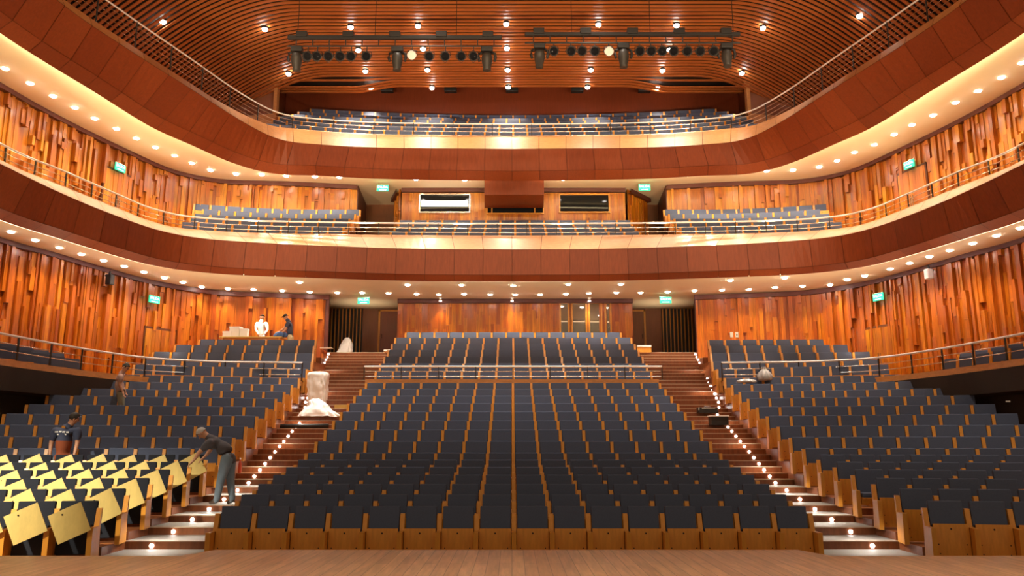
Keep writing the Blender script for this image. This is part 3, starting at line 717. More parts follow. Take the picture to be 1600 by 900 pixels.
# box hanging under the upper balcony front, in the centre
p = atY(757, 277, 30.0); q = atY(850, 305, 30.0)
mb = MB()
poly = [(p.x, 29.95), (q.x, 29.95), (q.x + .05, 31.7), (p.x - .05, 31.7)]
mb.prism(poly, q.z, 12.1, 0)
struct(mb.build('wall_projection_box', M['fascia']), 'red-brown boxed projection under the middle of the upper balcony front')

# ------------------------------------------------------------------ doors
def wall_point(curve, sg, u, z):
    best = None
    fine = resample([(p.x, p.y) for p in curve], 900)
    for i, p in enumerate(fine):
        uu, vv = project(sg * p.x, p.y, z)
        if best is None or abs(uu - u) < best[0]: best = (abs(uu - u), i)
    i = best[1]; p = fine[i]; t = (fine[min(i + 5, 899)] - fine[max(i - 5, 0)]).normalized()
    n_ = Vector((-t.y, t.x));
    if n_.dot(Vector((0, 18)) - p) < 0: n_ = -n_
    return Vector((sg * p.x, p.y, 0)), Vector((sg * n_.x, n_.y, 0))
def side_door(idx, curve, sg, u, z0, label, uh):
    p, nrm = wall_point(curve, sg, u, z0 + 1.2); a = math.atan2(nrm.y, nrm.x) + math.pi / 2
    r0 = empty('door_%d' % idx, (p.x, p.y, z0), a); struct(r0, label)
    b = MB(); rnd = random.Random(idx); x = -0.62
    while x < 0.62:
        w_ = rnd.uniform(.09, .18); x2 = min(.62, x + w_); b.box(x, x2 - .004, -0.165 - rnd.random() * .02, 0.0, 0.0, 2.45, 0); x = x2
    b.build('door_leaf', M['plank'], parent=r0)
    f = MB(); f.box(-.66, .66, -.155, 0, 2.45, 2.53, 0); f.box(-.67, -.62, -.155, 0, 0, 2.53, 0); f.box(.62, .67, -.155, 0, 0, 2.53, 0); f.build('door_frame', M['plank_back'], parent=r0)
    h = MB()
    for hx in (-.05, .05):
        h.tube([(hx + uh, -.24, .85), (hx + uh, -.24, 1.55)], .017, 8)
        h.tube([(hx + uh, -.24, .95), (hx + uh, -.16, .95)], .012, 6); h.tube([(hx + uh, -.24, 1.45), (hx + uh, -.16, 1.45)], .012, 6)
    o = h.build('door_handle', M['chrome'], parent=r0); o['label'] = 'pair of upright steel pull bars'
side_door(1, WLO, -1, 243, 3.4, 'board-clad door in the left wall at gallery level under a green exit sign', -.4)
side_door(2, WLO, 1, 1384, 3.4, 'board-clad door in the right wall at gallery level under a green exit sign', 0)
side_door(3, WMI, -1, 175, 8.65, 'board-clad door in the left wall of the middle balcony', 0)
side_door(4, WMI, 1, 1435, 8.65, 'board-clad door in the right wall of the middle balcony', 0)
k_ = 5
for sg, nm in ((-1, 'left'), (1, 'right')):
    r0 = empty('door_%d' % k_, (sg * 5.35, 35.2, 5.43)); k_ += 1; struct(r0, 'brown veneered rear door at the top of the %s aisle' % nm)
    b = MB(); b.box(-.42, .42, .02, .10, 0, 2.15, 0); b.build('door_leaf', M['red_wall'] if sg < 0 else M['brown_wall'], parent=r0)
    f = MB(); f.box(-.5, -.42, -.02, .12, 0, 2.22, 0); f.box(.42, .5, -.02, .12, 0, 2.22, 0); f.box(-.5, .5, -.02, .12, 2.15, 2.22, 0); f.build('door_frame', M['seat_wood'], parent=r0)
    h = MB(); h.tube([(sg * .34, -.03, .95), (sg * .34, -.03, 1.15)], .015, 8); h.build('door_handle', M['chrome'], parent=r0)
    # slatted screen
    s0 = empty('slatted_screen', (sg * 7.25, 35.15, 5.43)); tag(s0, 'black screen of upright pale slats at the top of the %s aisle' % nm, 'screen', 'slatted screens')
    b = MB(); b.box(-.68, .68, .1, .16, 0, 2.28, 0); b.build('backing', M['black'], parent=s0)
    b = MB()
    for i in range(9): b.box(-.66 + i * .158, -.66 + i * .158 + .035, .0, .1, 0, 2.28, 0)
    b.build('slat', M['seat_wood'], parent=s0)

# ------------------------------------------------------------------ slatted timber ceiling
YW = 33.2      # the ceiling narrows here to the opening of the upper balcony
def zceil(x, Y=25):
    if Y > YW: return 17.7
    return 17.7 - 3.6 * (max(0, abs(x) - 8.0) / 6.0) ** 1.8
mb = MB(); Y = 14.2; nsl = 0
NX = 76
def xs_at(Y):
    m_ = 14.35 if Y < YW else 10.5 + (Y - YW) * .2
    return [-m_ + 2 * m_ * i / NX for i in range(NX + 1)]
while Y < 34.4:
    xs = xs_at(Y)
    dip = lambda x: (0.30 * max(0, min(1, (abs(x) - 5.2) / 1.6)) ** 1.2 * (1 if Y > 33.7 else .35) if Y > 33.3 else 0)
    z_ = [zceil(x, Y) - dip(x) for x in xs]; hw = .058
    mb.loft([[(x, Y - hw, z + .05) for x, z in zip(xs, z_)], [(x, Y - hw, z) for x, z in zip(xs, z_)], [(x, Y + hw, z) for x, z in zip(xs, z_)], [(x, Y + hw, z + .05) for x, z in zip(xs, z_)]], 0)
    Y += 0.26; nsl += 1
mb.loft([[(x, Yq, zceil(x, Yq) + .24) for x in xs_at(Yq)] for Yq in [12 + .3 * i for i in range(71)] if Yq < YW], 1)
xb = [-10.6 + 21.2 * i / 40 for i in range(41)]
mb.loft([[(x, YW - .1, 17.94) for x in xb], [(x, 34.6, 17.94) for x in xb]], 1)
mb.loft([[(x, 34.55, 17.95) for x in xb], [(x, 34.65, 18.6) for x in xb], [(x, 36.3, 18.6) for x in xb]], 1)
struct(mb.build('ceiling', [M['slat'], M['void']]), 'slatted timber ceiling curving down at both sides')

# ------------------------------------------------------------------ railings
def railing(label, pts, zs, rs, zbase, post_every, name='balcony_railing', top='rail_top', n=160, group=None):
    P = resample(pts, n); r0 = empty(name, (P[n // 2].x, P[n // 2].y, zbase)); tag(r0, label, 'railing', group); o0 = Vector((P[n // 2].x, P[n // 2].y, zbase))
    for i, (z, r_) in enumerate(zip(zs, rs)):
        b = MB(); b.tube([Vector((p.x, p.y, z)) - o0 for p in P], r_, 8); b.build('handrail' if i == 0 else 'rail', M[top] if i == 0 else M['chrome'], parent=r0, smooth=True)
    L = sum((a - b_).length for a, b_ in zip(P, P[1:])); m_ = max(2, int(L / post_every))
    for p in resample(pts, m_ + 1):
        b = MB(); b.box(-.012, .012, -.03, .03, 0, zs[0] - zbase, 0); b.box(-.05, .05, -.05, .05, 0, .01, 0)
        o = b.build('post', M['post'], parent=r0); o.location = Vector((p.x, p.y, zbase)) - o0
inl = lambda Cc, dx, dy: [(p.x - dx if p.x > .1 else p.x, p.y + dy) for p in Cc]
railing('steel railing of bars along the middle balcony ledge', both([(p[0] + .05, p[1]) if p[0] > 12 else p for p in inl(B1L, 0, .05)]), (9.64, 9.47, 9.31), (.032, .014, .014), 9.15, 1.05)
railing('steel railing of bars along the upper balcony ledge', both(inl(B2L, -.04, .05)), (14.18, 14.02, 13.86, 13.70, 13.54), (.026, .010, .010, .010, .010), 13.32, 1.5)
railing('steel railing in front of the central terrace seats', [(-4.78, 26.3), (4.85, 26.3)], (4.28, 4.13, 3.97), (.036, .014, .014), 3.86, 1.1, 'terrace_railing')
for sg, nm in ((-1, 'left'), (1, 'right')):
    railing('steel railing along the %s gallery and side terrace edge' % nm, [(sg * (p.x + .02), p.y + .1) for p in GAL], (4.36, 4.16, 3.98), (.030, .012, .012), 3.78, 1.15, 'terrace_railing')

# ------------------------------------------------------------------ lamps
b = MB(); b.lathe([(.105, -.012), (.105, 0.0), (.075, -.005)], 20, m=0); b.lathe([(.088, -.014), (.06, -.035), (.0001, -.045)], 20, m=1); ME_DL = b.mesh('downlight', [M['white'], M['lamp']])
b = MB(); b.lathe([(.085, -.05), (.105, 0.02)], 20, m=0); b.lathe([(.084, -.048), (.075, -.09), (.045, -.115), (.0001, -.125)], 20, m=1); ME_CL = b.mesh('ceiling_lamp', [M['black'], M['lamp']])
def lamps(name, pix, zf, me, label, group, power, angle, dz=0.0, every=1, scale=1.0, yawmax=None):
    for i, (u, v) in enumerate(sorted(pix)):
        z = zf(0, 29)
        for _ in range(6): p = atZ(u, v, z); z = zf(p.x, p.y)
        p = atZ(u, v, z + dz); o = bpy.data.objects.new(name, me); COL.objects.link(o); o.location = p; o.scale = (scale,) * 3
        tag(o, label % ordn(i + 1), 'light', group)
        if power: spot((p.x, p.y, p.z - (.20 if scale > 1 else .07)), power, angle, 0.7, (1.0, 0.80, 0.55), r=.07)
UP = [(8,107),(47,130),(83,150),(117,168),(148,185),(182,201),(213,216),(243,230),(273,243),(300,255),(329,266),(369,272),(409,273),(447,275),(492,276),(530,277),(650,280),(726,281),
      (880,280),(958,278),(1075,274),(1116,271),(1157,270),(1198,267),(1239,266),(1280,261),(1308,251),(1335,238),(1366,226),(1397,210),(1425,195),(1458,180),(1493,160),(1528,142),(1565,121),(1597,98)]
lamps('recessed_downlight', UP, lambda x, y: sof2(y), ME_DL, 'recessed downlight in the soffit under the upper balcony, %s from the left', 'downlights under the upper balcony', 130, 115, -.01)
LOW = [(17,362),(55,375),(93,387),(127,397),(162,407),(194,416),(225,425),(257,434),(286,441),(315,448),(356,451),(396,452),(441,454),(484,456),(527,457),(566,457),(607,458),(651,459),(686,460),(725,459),(766,460),(805,460),
       (844,460),(884,459),(920,458),(963,457),(1001,457),(1043,456),(1085,454),(1128,453),(1170,452),(1211,449),(1254,447),(1297,445),(1324,437),(1351,431),(1391,420),(1421,411),(1452,401),(1484,391),(1520,380),(1557,368),(1594,356)]
lamps('recessed_downlight', LOW, lambda x, y: sof1(y), ME_DL, 'recessed downlight in the soffit under the middle balcony, wall-side line, %s from left', 'downlights under the middle balcony', 100, 115, -.01)
LOWF = [(468,441),(637,445),(721,445),(802,446),(888,444),(970,444),(1141,438),(1226,434)]
lamps('recessed_downlight', LOWF, lambda x, y: sof1(y), ME_DL, 'recessed downlight near the middle balcony front edge, outer line, %s from the left', 'downlights along the middle balcony edge', 25, 115, -.01)
CEI = [(255,31),(414,43),(548,40),(653,38),(791,35),(935,36),(1057,37),(1192,41),(1343,22),(560,76),(661,74),(792,73),(1046,75),(451,113),(571,109),(668,107),(793,107),(923,107),(1035,108),(1159,112),(580,136),(675,135),(794,134),(918,134),(1027,135)]
rows = {'front': [c for c in CEI if c[1] < 60], 'second': [c for c in CEI if 60 < c[1] < 90], 'third': [c for c in CEI if 90 < c[1] < 120], 'rear': [c for c in CEI if c[1] > 120]}
for nm, px in rows.items():
    lamps('ceiling_spotlight', px, lambda x, y: zceil(x, y), ME_CL, 'round spotlight in the slatted ceiling, ' + nm + ' row, %s from the left', 'spotlights in the slatted ceiling', 620, 75, -.03, scale=1.25)
# three wall washers over the board wall behind the terrace
for i, u in enumerate((688, 800, 921)):
    p = atY(u, 468, 32.35); r0 = empty('wall_washer', (p.x, 32.4, sof1(32.4) - .02)); tag(r0, 'bright wall washer grazing the boards behind the terrace, %s from the left' % ordn(i + 1), 'light', 'wall washers')
    b = MB(); b.lathe([(.05, 0), (.06, -.10), (.055, -.11)], 16); b.build('housing', M['white'], parent=r0)
    b = MB(); b.lathe([(.055, -.108), (.0001, -.108)], 16); b.build('lens', M['lamp'], parent=r0)
    spot((p.x, 32.4, sof1(32.4) - .2), 60 , 70, .7, (1, .72, .35), r=.04, target=(p.x, 32.75, 6.0))
# step lights on the outer end of each riser
b = MB(); b.lathe([(.034, 0), (.034, .012), (.0001, .016)], 12, T=Matrix.Rotation(R(90), 4, 'X')); ME_ST = b.mesh('step_light', [M['steplamp']])
for sg, nm in ((-1, 'left'), (1, 'right')):
    for j, (Y, z) in enumerate(STEPS):
        if sg < 0 and 24.0 < Y < 25.6: continue
        x = sg * (aisle_outer(Y) - (.42 if Y < 25.6 else .16)); zz = z - .075
        o = bpy.data.objects.new('step_light', ME_ST); COL.objects.link(o); o.location = (x, Y - .006, zz)
        tag(o, 'small round step light on the %s riser of the %s aisle stairs' % (ordn(j + 1), nm), 'light', 'step lights on the %s aisle' % nm)
    for Yp in (13.5, 15.5, 17.5, 19.5, 21.5, 23.5, 26.5, 29):
        zz = [z for Y, z in STEPS if Y <= Yp][-1]; spot((sg * (aisle_outer(Yp) - .5), Yp - .05, zz + .45), 22, 160, .8, (1, .90, .78), r=.05)

# ------------------------------------------------------------------ exit signs, speakers, notices
def text_mesh(name, body, size, m, parent, loc, ext=0.002):
    c = bpy.data.curves.new(name, 'FONT'); c.body = body; c.size = size; c.extrude = ext; c.align_x = 'CENTER'; c.align_y = 'CENTER'
    t = bpy.data.objects.new(name, c); COL.objects.link(t); dg = bpy.context.evaluated_depsgraph_get()
    me = bpy.data.meshes.new_from_object(t.evaluated_get(dg)); bpy.data.objects.remove(t); me.materials.clear(); me.materials.append(m)
    return inst(name, me, parent, loc, (math.pi / 2, 0, 0))
def exit_sign(p, rz, label, wd=.46, ht=.25, hang=.1):
    r0 = empty('exit_sign', p, rz); tag(r0, label, 'sign', 'green exit signs')
    b = MB(); b.box(-wd / 2, wd / 2, -.02, .02, -ht / 2, ht / 2, 0); b.build('panel', M['green'], parent=r0)
    b = MB(); b.box(-wd / 2 - .012, wd / 2 + .012, -.012, .025, ht / 2, ht / 2 + .02, 0)
    for x in (-wd * .35, wd * .35): b.tube([(x, 0, ht / 2), (x, 0, ht / 2 + hang)], .006, 6)
    b.build('bracket', M['chrome'], parent=r0)
    text_mesh('lettering', 'SALIDA', ht * .50, M['signwhite'], r0, (0, -.024, .035))
    b = MB(); b.box(-wd * .30, wd * .22, -.026, -.021, -ht * .36, -ht * .28, 0); b.prism_x([(0, 0)], 0, 0) if False else None
    b.add([(wd * .22, -.0235, -ht * .42), (wd * .34, -.0235, -ht * .32), (wd * .22, -.0235, -ht * .22)], [(0, 1, 2)]); b.build('arrow', M['signwhite'], parent=r0)
for (u, v, zf, lab) in [(598, 294, sof2, 'green exit sign hanging left of the control booths on the middle balcony'), (1007, 293, sof2, 'green exit sign hanging right of the control booths on the middle balcony'),
                        (568, 470, sof1, 'green exit sign hanging over the left rear doors'), (1040, 469, sof1, 'green exit sign hanging over the right rear doors')]:
    Y = 32.0; 
    for _ in range(8):
        p = atY(u, v, Y); Y += (zf(Y) - .23 - p.z) * 3.0
    exit_sign((p.x, p.y, p.z), 0, lab)
for (curve, sg, u, v, z, lab) in [(WMI, -1, 177, 262, 11.3, 'green exit sign over the left wall door of the middle balcony'), (WMI, 1, 1431, 257, 11.3, 'green exit sign over the right wall door of the middle balcony'),
                                  (WLO, -1, 231, 468, 6.2, 'green exit sign over the left gallery door'), (WLO, 1, 1383, 464, 6.2, 'green exit sign over the right gallery door')]:
    for _ in range(3):
        p, nrm = wall_point(curve, sg, u, z); q = p + nrm * .3; d = math.hypot(q.x, q.y)
        x_, f_, up_ = ray(u, v); z = q.y / f_ * up_ + CAMZ
    exit_sign((q.x, q.y, z), math.atan2(nrm.y, nrm.x) + math.pi / 2 , lab, hang=.0)
def wall_box(name, curve, sg, u, v, wd, ht, dp, m, lab, cat, z=6.5):
    for _ in range(3):
        p, nrm = wall_point(curve, sg, u, z); q = p + nrm * .38; x_, f_, up_ = ray(u, v); z = q.y / f_ * up_ + CAMZ
    r0 = empty(name, (q.x, q.y, z), math.atan2(nrm.y, nrm.x) + math.pi / 2); tag(r0, lab, cat)
    b = MB(); b.box(-wd / 2, wd / 2, -dp / 2, dp / 2, -ht / 2, ht / 2); b.build('cabinet', M[m], parent=r0, bevel=.02)
    b = MB(); b.box(-.02, .02, 0, .04, 0, ht / 2 + .12); b.box(-.02, .02, .04, .20, ht / 2 - .05, ht / 2, 0); b.build('bracket', M['black'], parent=r0)
    b = MB(); b.box(-wd * .4, wd * .4, -dp / 2 - .008, -dp / 2, -ht * .42, ht * .42); b.build('grille', M['blackcan'] if m == 'black' else M['white'], parent=r0)
wall_box('loudspeaker', WLO, -1, 157, 437, .20, .34, .2, 'black', 'small black loudspeaker hung high on the left wall', 'speaker')
wall_box('loudspeaker', WLO, 1, 1467, 428, .20, .32, .2, 'white', 'small white loudspeaker hung high on the right wall', 'speaker')
for i, u in enumerate((605, 704, 800, 902, 1007, 1108, 497)):
    if i < 5:
        p = atY(u, 141 if i not in (0, 4) else 143, 34.9)
        b = MB(); b.box(-.28, .28, -.15, .15, -.16, .22); o = b.build('ceiling_loudspeaker', M['black'], bevel=.02); o.location = (p.x, 34.9, 17.95 - .05)
        tag(o, 'black loudspeaker box above the upper balcony seats, %s from the left' % ordn(i + 1), 'speaker', 'loudspeakers above the upper balcony')
# free-standing notice on the right gallery floor
p, nrm = wall_point(WLO, 1, 1495, 4.0); q = p + nrm * .7
r0 = empty('stool', (q.x, q.y, 3.36), .3); tag(r0, 'small dark framed stool standing by the right gallery wall', 'stool')
b = MB(); b.box(-.2, .2, -.18, .18, .62, .68); b.build('seat', M['black'], parent=r0)
for sx in (-1, 1):
    for sy in (-1, 1): b = MB(); b.box(sx * .18 - .02, sx * .18 + .02, sy * .16 - .02, sy * .16 + .02, 0, .62); b.build('leg', M['black'], parent=r0)

# ------------------------------------------------------------------ lighting bars
YB = 22.0
def lighting_bar(u0, u1, v, cables, nm):
    a = atY(u0, v, YB); c = atY(u1, v, YB); zc = a.z; mid = (a.x + c.x) / 2; L = (c.x - a.x) / 2
    r0 = empty('lighting_bar', (mid, YB, zc)); tag(r0, 'black horizontal lighting bar hung under the ceiling, %s of two' % nm, 'lighting bar', 'lighting bars')
    b = MB(); b.box(-L, L, -.06, .06, -.055, .055); b.build('main_beam', M['black'], parent=r0, bevel=.008)
    b = MB(); b.tube([(-L, 0, -.27), (L, 0, -.27)], .024, 8); b.build('lower_pipe', M['black'], parent=r0)
    for i in range(5):
        x = -L + 2 * L * (.065 + .2175 * i); b = MB(); b.box(x - .16, x + .16, -.1, .1, .0, .17); b.build('junction_box', M['black'], parent=r0, bevel=.01)
    for i in range(13):
        x = -L + 2 * L * (.04 + .077 * i); b = MB(); b.box(x - .014, x + .014, -.014, .014, -.27, -.05); b.build('hanger', M['black'], parent=r0)
    for u in cables:
        x = atY(u, v, YB).x - mid; b = MB(); b.tube([(x, 0, .05), (x, 0, zceil(x + mid, YB) - zc + .05)], .010, 6); b.build('suspension_cable', M['black'], parent=r0)
    return zc - .27
zp = lighting_bar(450, 784, 59, (465, 586, 713), 'left')
zq = lighting_bar(820, 1156, 54, (893, 1016, 1146), 'right')
def moving_head(u, zt, lab, tilt):
    x = atY(u, 80, YB).x; r0 = empty('moving_head_light', (x, YB, zt)); tag(r0, lab, 'stage light', 'moving head lights')
    b = MB(); b.box(-.17, .17, -.12, .12, -.20, -.04); b.box(-.13, .13, -.03, .03, -.05, .02); b.build('base', M['black'], parent=r0, bevel=.02)
    b = MB()
    for s_ in (-1, 1):
        b = MB(); b.tube([(s_ * .12, 0, -.19), (s_ * .235, 0, -.24), (s_ * .25, 0, -.36), (s_ * .22, 0, -.48)], [.03, .04, .045, .035], 8); b.build('yoke_arm', M['black'], parent=r0, smooth=True)
    b = MB(); T = Matrix.Translation((0, 0, -.42)) @ Matrix.Rotation(R(tilt), 4, 'X')
    b.lathe([(.0001, .20), (.12, .18), (.155, .08), (.16, -.04), (.135, -.16), (.115, -.26), (.12, -.34), (.10, -.345), (.0001, -.33)], 20, T=T); b.build('head', M['blackcan'], parent=r0, smooth=True)
def par_can(u, v, zt, lab, white=False):
    p = atY(u, v, YB); x = p.x; zc = p.z - zt; r0 = empty('par_can_light', (x, YB, zt)); tag(r0, lab, 'stage light', 'par can lights')
    b = MB(); b.box(-.012, .012, -.012, .012, zc + .15, .02)
    b.tube([(-.145, 0, zc), (-.13, 0, zc + .13), (0, 0, zc + .16), (.13, 0, zc + .13), (.145, 0, zc)], .012, 6); b.build('yoke', M['black'], parent=r0)
    T = Matrix.Translation((0, 0, zc)) @ Matrix.Rotation(R(-62), 4, 'X')
    b = MB(); b.lathe([(.0001, .16), (.08, .15), (.13, .02), (.135, -.13), (.125, -.13), (.11, -.06)], 18, T=T); b.build('can', M['white'] if white else M['blackcan'], parent=r0, smooth=True)
    b = MB(); b.lathe([(.12, -.07), (.07, -.085), (.0001, -.09)], 18, T=T); b.build('lens', M['glass'] if not white else M['white'], parent=r0, smooth=True)
    b = MB(); T4 = T @ Matrix.Rotation(R(45), 4, 'Z')
    for q in ((-.125, .125, -.135, -.125), (-.125, .125, .125, .135), (-.135, -.125, -.125, .125), (.125, .135, -.125, .125)): b.box(q[0], q[1], q[2], q[3], -.145, -.132, 0, T4); b.build('barn_door', M['black'], parent=r0)
for i, (u, t_) in enumerate([(464, 12), (621, 4), (761, 4)]): moving_head(u, zp, 'black moving head lamp on the left lighting bar, %s along' % ordn(i + 1), t_)
for i, (u, t_) in enumerate([(843, 50), (974, 4), (1135, -8)]): moving_head(u, zq, 'black moving head lamp on the right lighting bar, %s along' % ordn(i + 1), t_)
for i, u in enumerate([481, 496, 514, 532, 549, 573, 644, 671, 696, 721, 740]):
    if u != 644: par_can(u, 88, zp, 'dark par can on the left lighting bar, %s along' % ordn(i + 1))
    else: par_can(u, 86, zp, 'white par can on the left lighting bar right of the middle moving head', True)
for i, u in enumerate([865, 892, 909, 929, 951, 999, 1017, 1034, 1052, 1073, 1093, 1114]):
    if u != 951: par_can(u, 80, zq, 'dark par can on the right lighting bar, %s along' % ordn(i + 1))
    else: par_can(u, 80, zq, 'white par can on the right lighting bar left of the middle moving head', True)

# ------------------------------------------------------------------ things left about by the fitters
def blob(name, prof, m, loc, label, cat, amp=.06, n=28, rz=0, sx=1, sy=1, seed=0, rows=14):
    """a draped thing: a lathe profile pushed in and out into folds"""
    b = MB(); vs = []; P = []
    for i in range(rows):
        t = i / (rows - 1) * (len(prof) - 1); j = min(int(t), len(prof) - 2); f_ = t - j
        P.append((prof[j][0] * (1 - f_) + prof[j + 1][0] * f_, prof[j][1] * (1 - f_) + prof[j + 1][1] * f_))
    for r_, z in P:
        for k in range(n):
            a = 2 * math.pi * k / n
            fo = 1 + amp * 1.6 * math.sin(a * 7 + z * 3 + seed) + amp * 2.4 * noise.noise(Vector((math.cos(a) * 2 + seed, math.sin(a) * 2, z * 3)))
            vs.append((sx * r_ * fo * math.cos(a), sy * r_ * fo * math.sin(a), z))
    fs = [(i * n + k, i * n + (k + 1) % n, (i + 1) * n + (k + 1) % n, (i + 1) * n + k) for i in range(rows - 1) for k in range(n)]
    fs.append(tuple(range((rows - 1) * n, rows * n))); b.add(vs, fs)
    o = b.build(name, M[m], smooth=True); o.location = loc; o.rotation_euler = (0, 0, rz); return tag(o, label, cat)
def drape(name, secs, loc, label, cat, seed=0, n=72, rows=34):
    """plastic sheet hanging over a boxy stack: rounded-rectangle sections (z, cx, hx, hy) with sharp vertical creases"""
    b = MB(); vs = []
    for i in range(rows):
        t = i / (rows - 1) * (len(secs) - 1); j = min(int(t), len(secs) - 2); f_ = t - j
        z, cx, hx, hy = [secs[j][q] * (1 - f_) + secs[j + 1][q] * f_ for q in range(4)]
        for k in range(n):
            a = 2 * math.pi * k / n; c_, s_ = math.cos(a), math.sin(a); pw = .55
            x = math.copysign(abs(c_) ** pw, c_); y = math.copysign(abs(s_) ** pw, s_)
            cr = 1 + .12 * abs(math.sin(a * 5.5 + seed + z * 2.1 + 1.5 * noise.noise(Vector((z * 3, seed, a)))))  - .06 + .08 * noise.noise(Vector((x * 1.6 + seed, y * 1.6, z * 3.2))) + .09 * noise.noise(Vector((x * 5, y * 5 + seed, z * 7)))
            vs.append((cx + hx * x * cr, hy * y * cr, z + .03 * noise.noise(Vector((x * 3, y * 3, seed + z)))))
    fs = [(i * n + k, i * n + (k + 1) % n, (i + 1) * n + (k + 1) % n, (i + 1) * n + k) for i in range(rows - 1) for k in range(n)]
    fs.append(tuple(range((rows - 1) * n, rows * n))); b.add(vs, fs)
    o = b.build(name, M['sheet'], smooth=True); o.location = loc; return tag(o, label, cat)
drape('draped_bundle', [(0, -.05, .32, .22), (.2, 0, .26, .2), (.42, .05, .22, .16), (.58, .05, .14, .1), (.66, .06, .05, .05)], (-6.75, 32.8, 5.43), 'white plastic-wrapped bundle on the landing at the top of the left aisle', 'bundle', 2)
drape('draped_stack', [(0, .02, .27, .24), (.3, 0, .28, .24), (.7, 0, .30, .25), (1.02, 0, .31, .24), (1.09, .01, .27, .2), (1.11, 0, .12, .08)], (-6.12, 25.75, 2.95), 'tall white plastic-draped stack standing on the upper left aisle stairs', 'covered stack', 5)
drape('plastic_sheet', [(0, .05, .62, .34), (.1, .02, .52, .32), (.2, -.02, .38, .28), (.34, .02, .27, .2), (.46, -.08, .2, .13), (.52, -.08, .08, .06)], (-5.78, 24.5, 2.62), 'crumpled white plastic sheet heaped on the left aisle stairs', 'plastic sheet', 9)
b = MB(); b.tube([(-.75, 0, 0), (.75, 0, .02)], .06, 12); b.tube([(-.76, 0, 0), (-.68, 0, .0)], .075, 12, 1); o = b.build('cardboard_tube', [M['black'], M['chrome']], smooth=True); o.location = (-5.95, 23.35, 2.30); tag(o, 'long dark tube lying across the left aisle step below the plastic sheet', 'tube')
b = MB(); b.box(-.2, .25, -.06, .06, -.05, .05); o = b.build('plywood_offcut', M['ply'], bevel=.006); o.location = (-5.05, 24.3, 2.90); tag(o, 'pale plywood offcut poking out of the plastic sheet', 'offcut')
p = atY(1104, 612, 24.6)
r0 = empty('tool_case', (p.x, 24.6, 2.72)); tag(r0, 'small dark tool case with pale corners on the right aisle stairs', 'case')
b = MB(); b.box(-.3, .3, -.14, .14, 0, .17); b.build('case_body', M['black'], parent=r0, bevel=.02)
b = MB()
for sx_ in (-.3, .27): b.box(sx_, sx_ + .03, -.15, -.14, 0.09, .17)
b.box(-.2, .2, -.148, -.14, .13, .16); b.build('case_corner', M['chrome'], parent=r0)
b = MB(); b.tube([(-.1, 0, .17), (-.08, 0, .21), (.08, 0, .21), (.1, 0, .17)], .012, 6); b.build('handle', M['chrome'], parent=r0)
b = MB(); b.box(-.24, .24, -.18, .18, 0, .24, 0); b.box(-.26, .26, -.2, .2, .24, .27, 1); o = b.build('step_box', [M['black'], M['white']]); p = atY(1122, 634, 23.2); o.location = (p.x, 23.25, 2.33); tag(o, 'dark box with a white lid at the outer edge of the right aisle stairs', 'box')
def bag(u, v, Y, z, label, r_=.26, seed=1):
    p = atY(u, v, Y); blob('plastic_bag', [(.02, 0), (r_, .02), (r_ * 1.05, .16), (r_ * .6, .30), (r_ * .22, .36), (r_ * .3, .42)], 'bagmat', (p.x, Y, z), label, 'bag', amp=.12, seed=seed, rows=12)
M['bagmat'] = mat('translucent_grey_bag', (0.42, 0.42, 0.44), 0.2, spec=0.9, noise_amt=.35, noise_scale=9, bump=.5)
bag(1195, 598, 25.0, 3.72, 'clear plastic bag sitting on the top row of the right stalls', .2, 3)
bag(1168, 602, 25.0, 3.66, 'flattened clear plastic bag draped over a top-row seat, right stalls', .2, 4)
o = COL.objects[-1]
for o_ in [x for x in COL.objects if x.name.startswith('plastic_bag')][-1:]: o_.scale = (1.3, .6, .35)
blob('plastic_parcel', [(.02, 0), (.17, .05), (.20, .17), (.15, .3), (.03, .34)], 'bagmat', (atY(1141, 585, 26.3).x, 26.25, 3.80), 'shiny wrapped parcel perched at the inner end of the right terrace rail', 'parcel', amp=.06, seed=6)
def bottle(loc, m, label, h=.24):
    b = MB(); b.lathe([(.0001, 0), (.034, .002), (.036, .02), (.036, h * .62), (.014, h * .82), (.014, h), (.0001, h)], 14, m=0); b.lathe([(.016, h * .93), (.016, h * 1.02), (.0001, h * 1.02)], 12, m=1)
    o = b.build('drink_bottle', [m, M['white']], smooth=True); o.location = loc; return tag(o, label, 'bottle')
M['redliq'] = mat('red_drink', (.55, .08, .04), .15, noise_amt=.05)
p = atY(374, 742, 19.0); bottle((p.x, 19.0, SROW[7][2] + .01), M['redliq'], 'bottle of red drink standing on the left aisle stairs behind the bending man', .33)
p = atY(535, 700, 18.4); bottle((p.x - .0, 18.32, 1.48), M['white'], 'small pale cup on an armrest in the left half of the central stalls', .12)
for (u, v) in ((1141, 524), (1149, 524)):
    p = atY(u, v, 29.35); b = MB(); b.box(-.055, .055, -.008, .008, 0, .19); b.box(-.02, .02, -.012, -.008, .06, .12, 1) if u == 1149 else None
    o = b.build('notice_card', [M['white'], M['black']]); o.location = (p.x, 29.16, p.z - .1); tag(o, 'white notice card propped on the rear row of the right side terrace, %s one' % ('left' if u == 1141 else 'right'), 'card')
p = atY(1575, 627, 19.5); b = MB(); b.box(-.05, .05, -.01, .01, 0, .035); o = b.build('paper_label', M['white']); o.location = (p.x, 19.5, p.z - .02); tag(o, 'tiny white tag on a seat top near the right gallery undercroft', 'tag')
p = atY(484, 559, 28.9); b = MB(); b.box(-.22, .22, -.15, .15, 0, .03); o = b.build('white_board', M['white']); o.location = (-7.15, 31.2, 5.46); tag(o, 'flat white board on the floor at the top left of the left aisle', 'board')
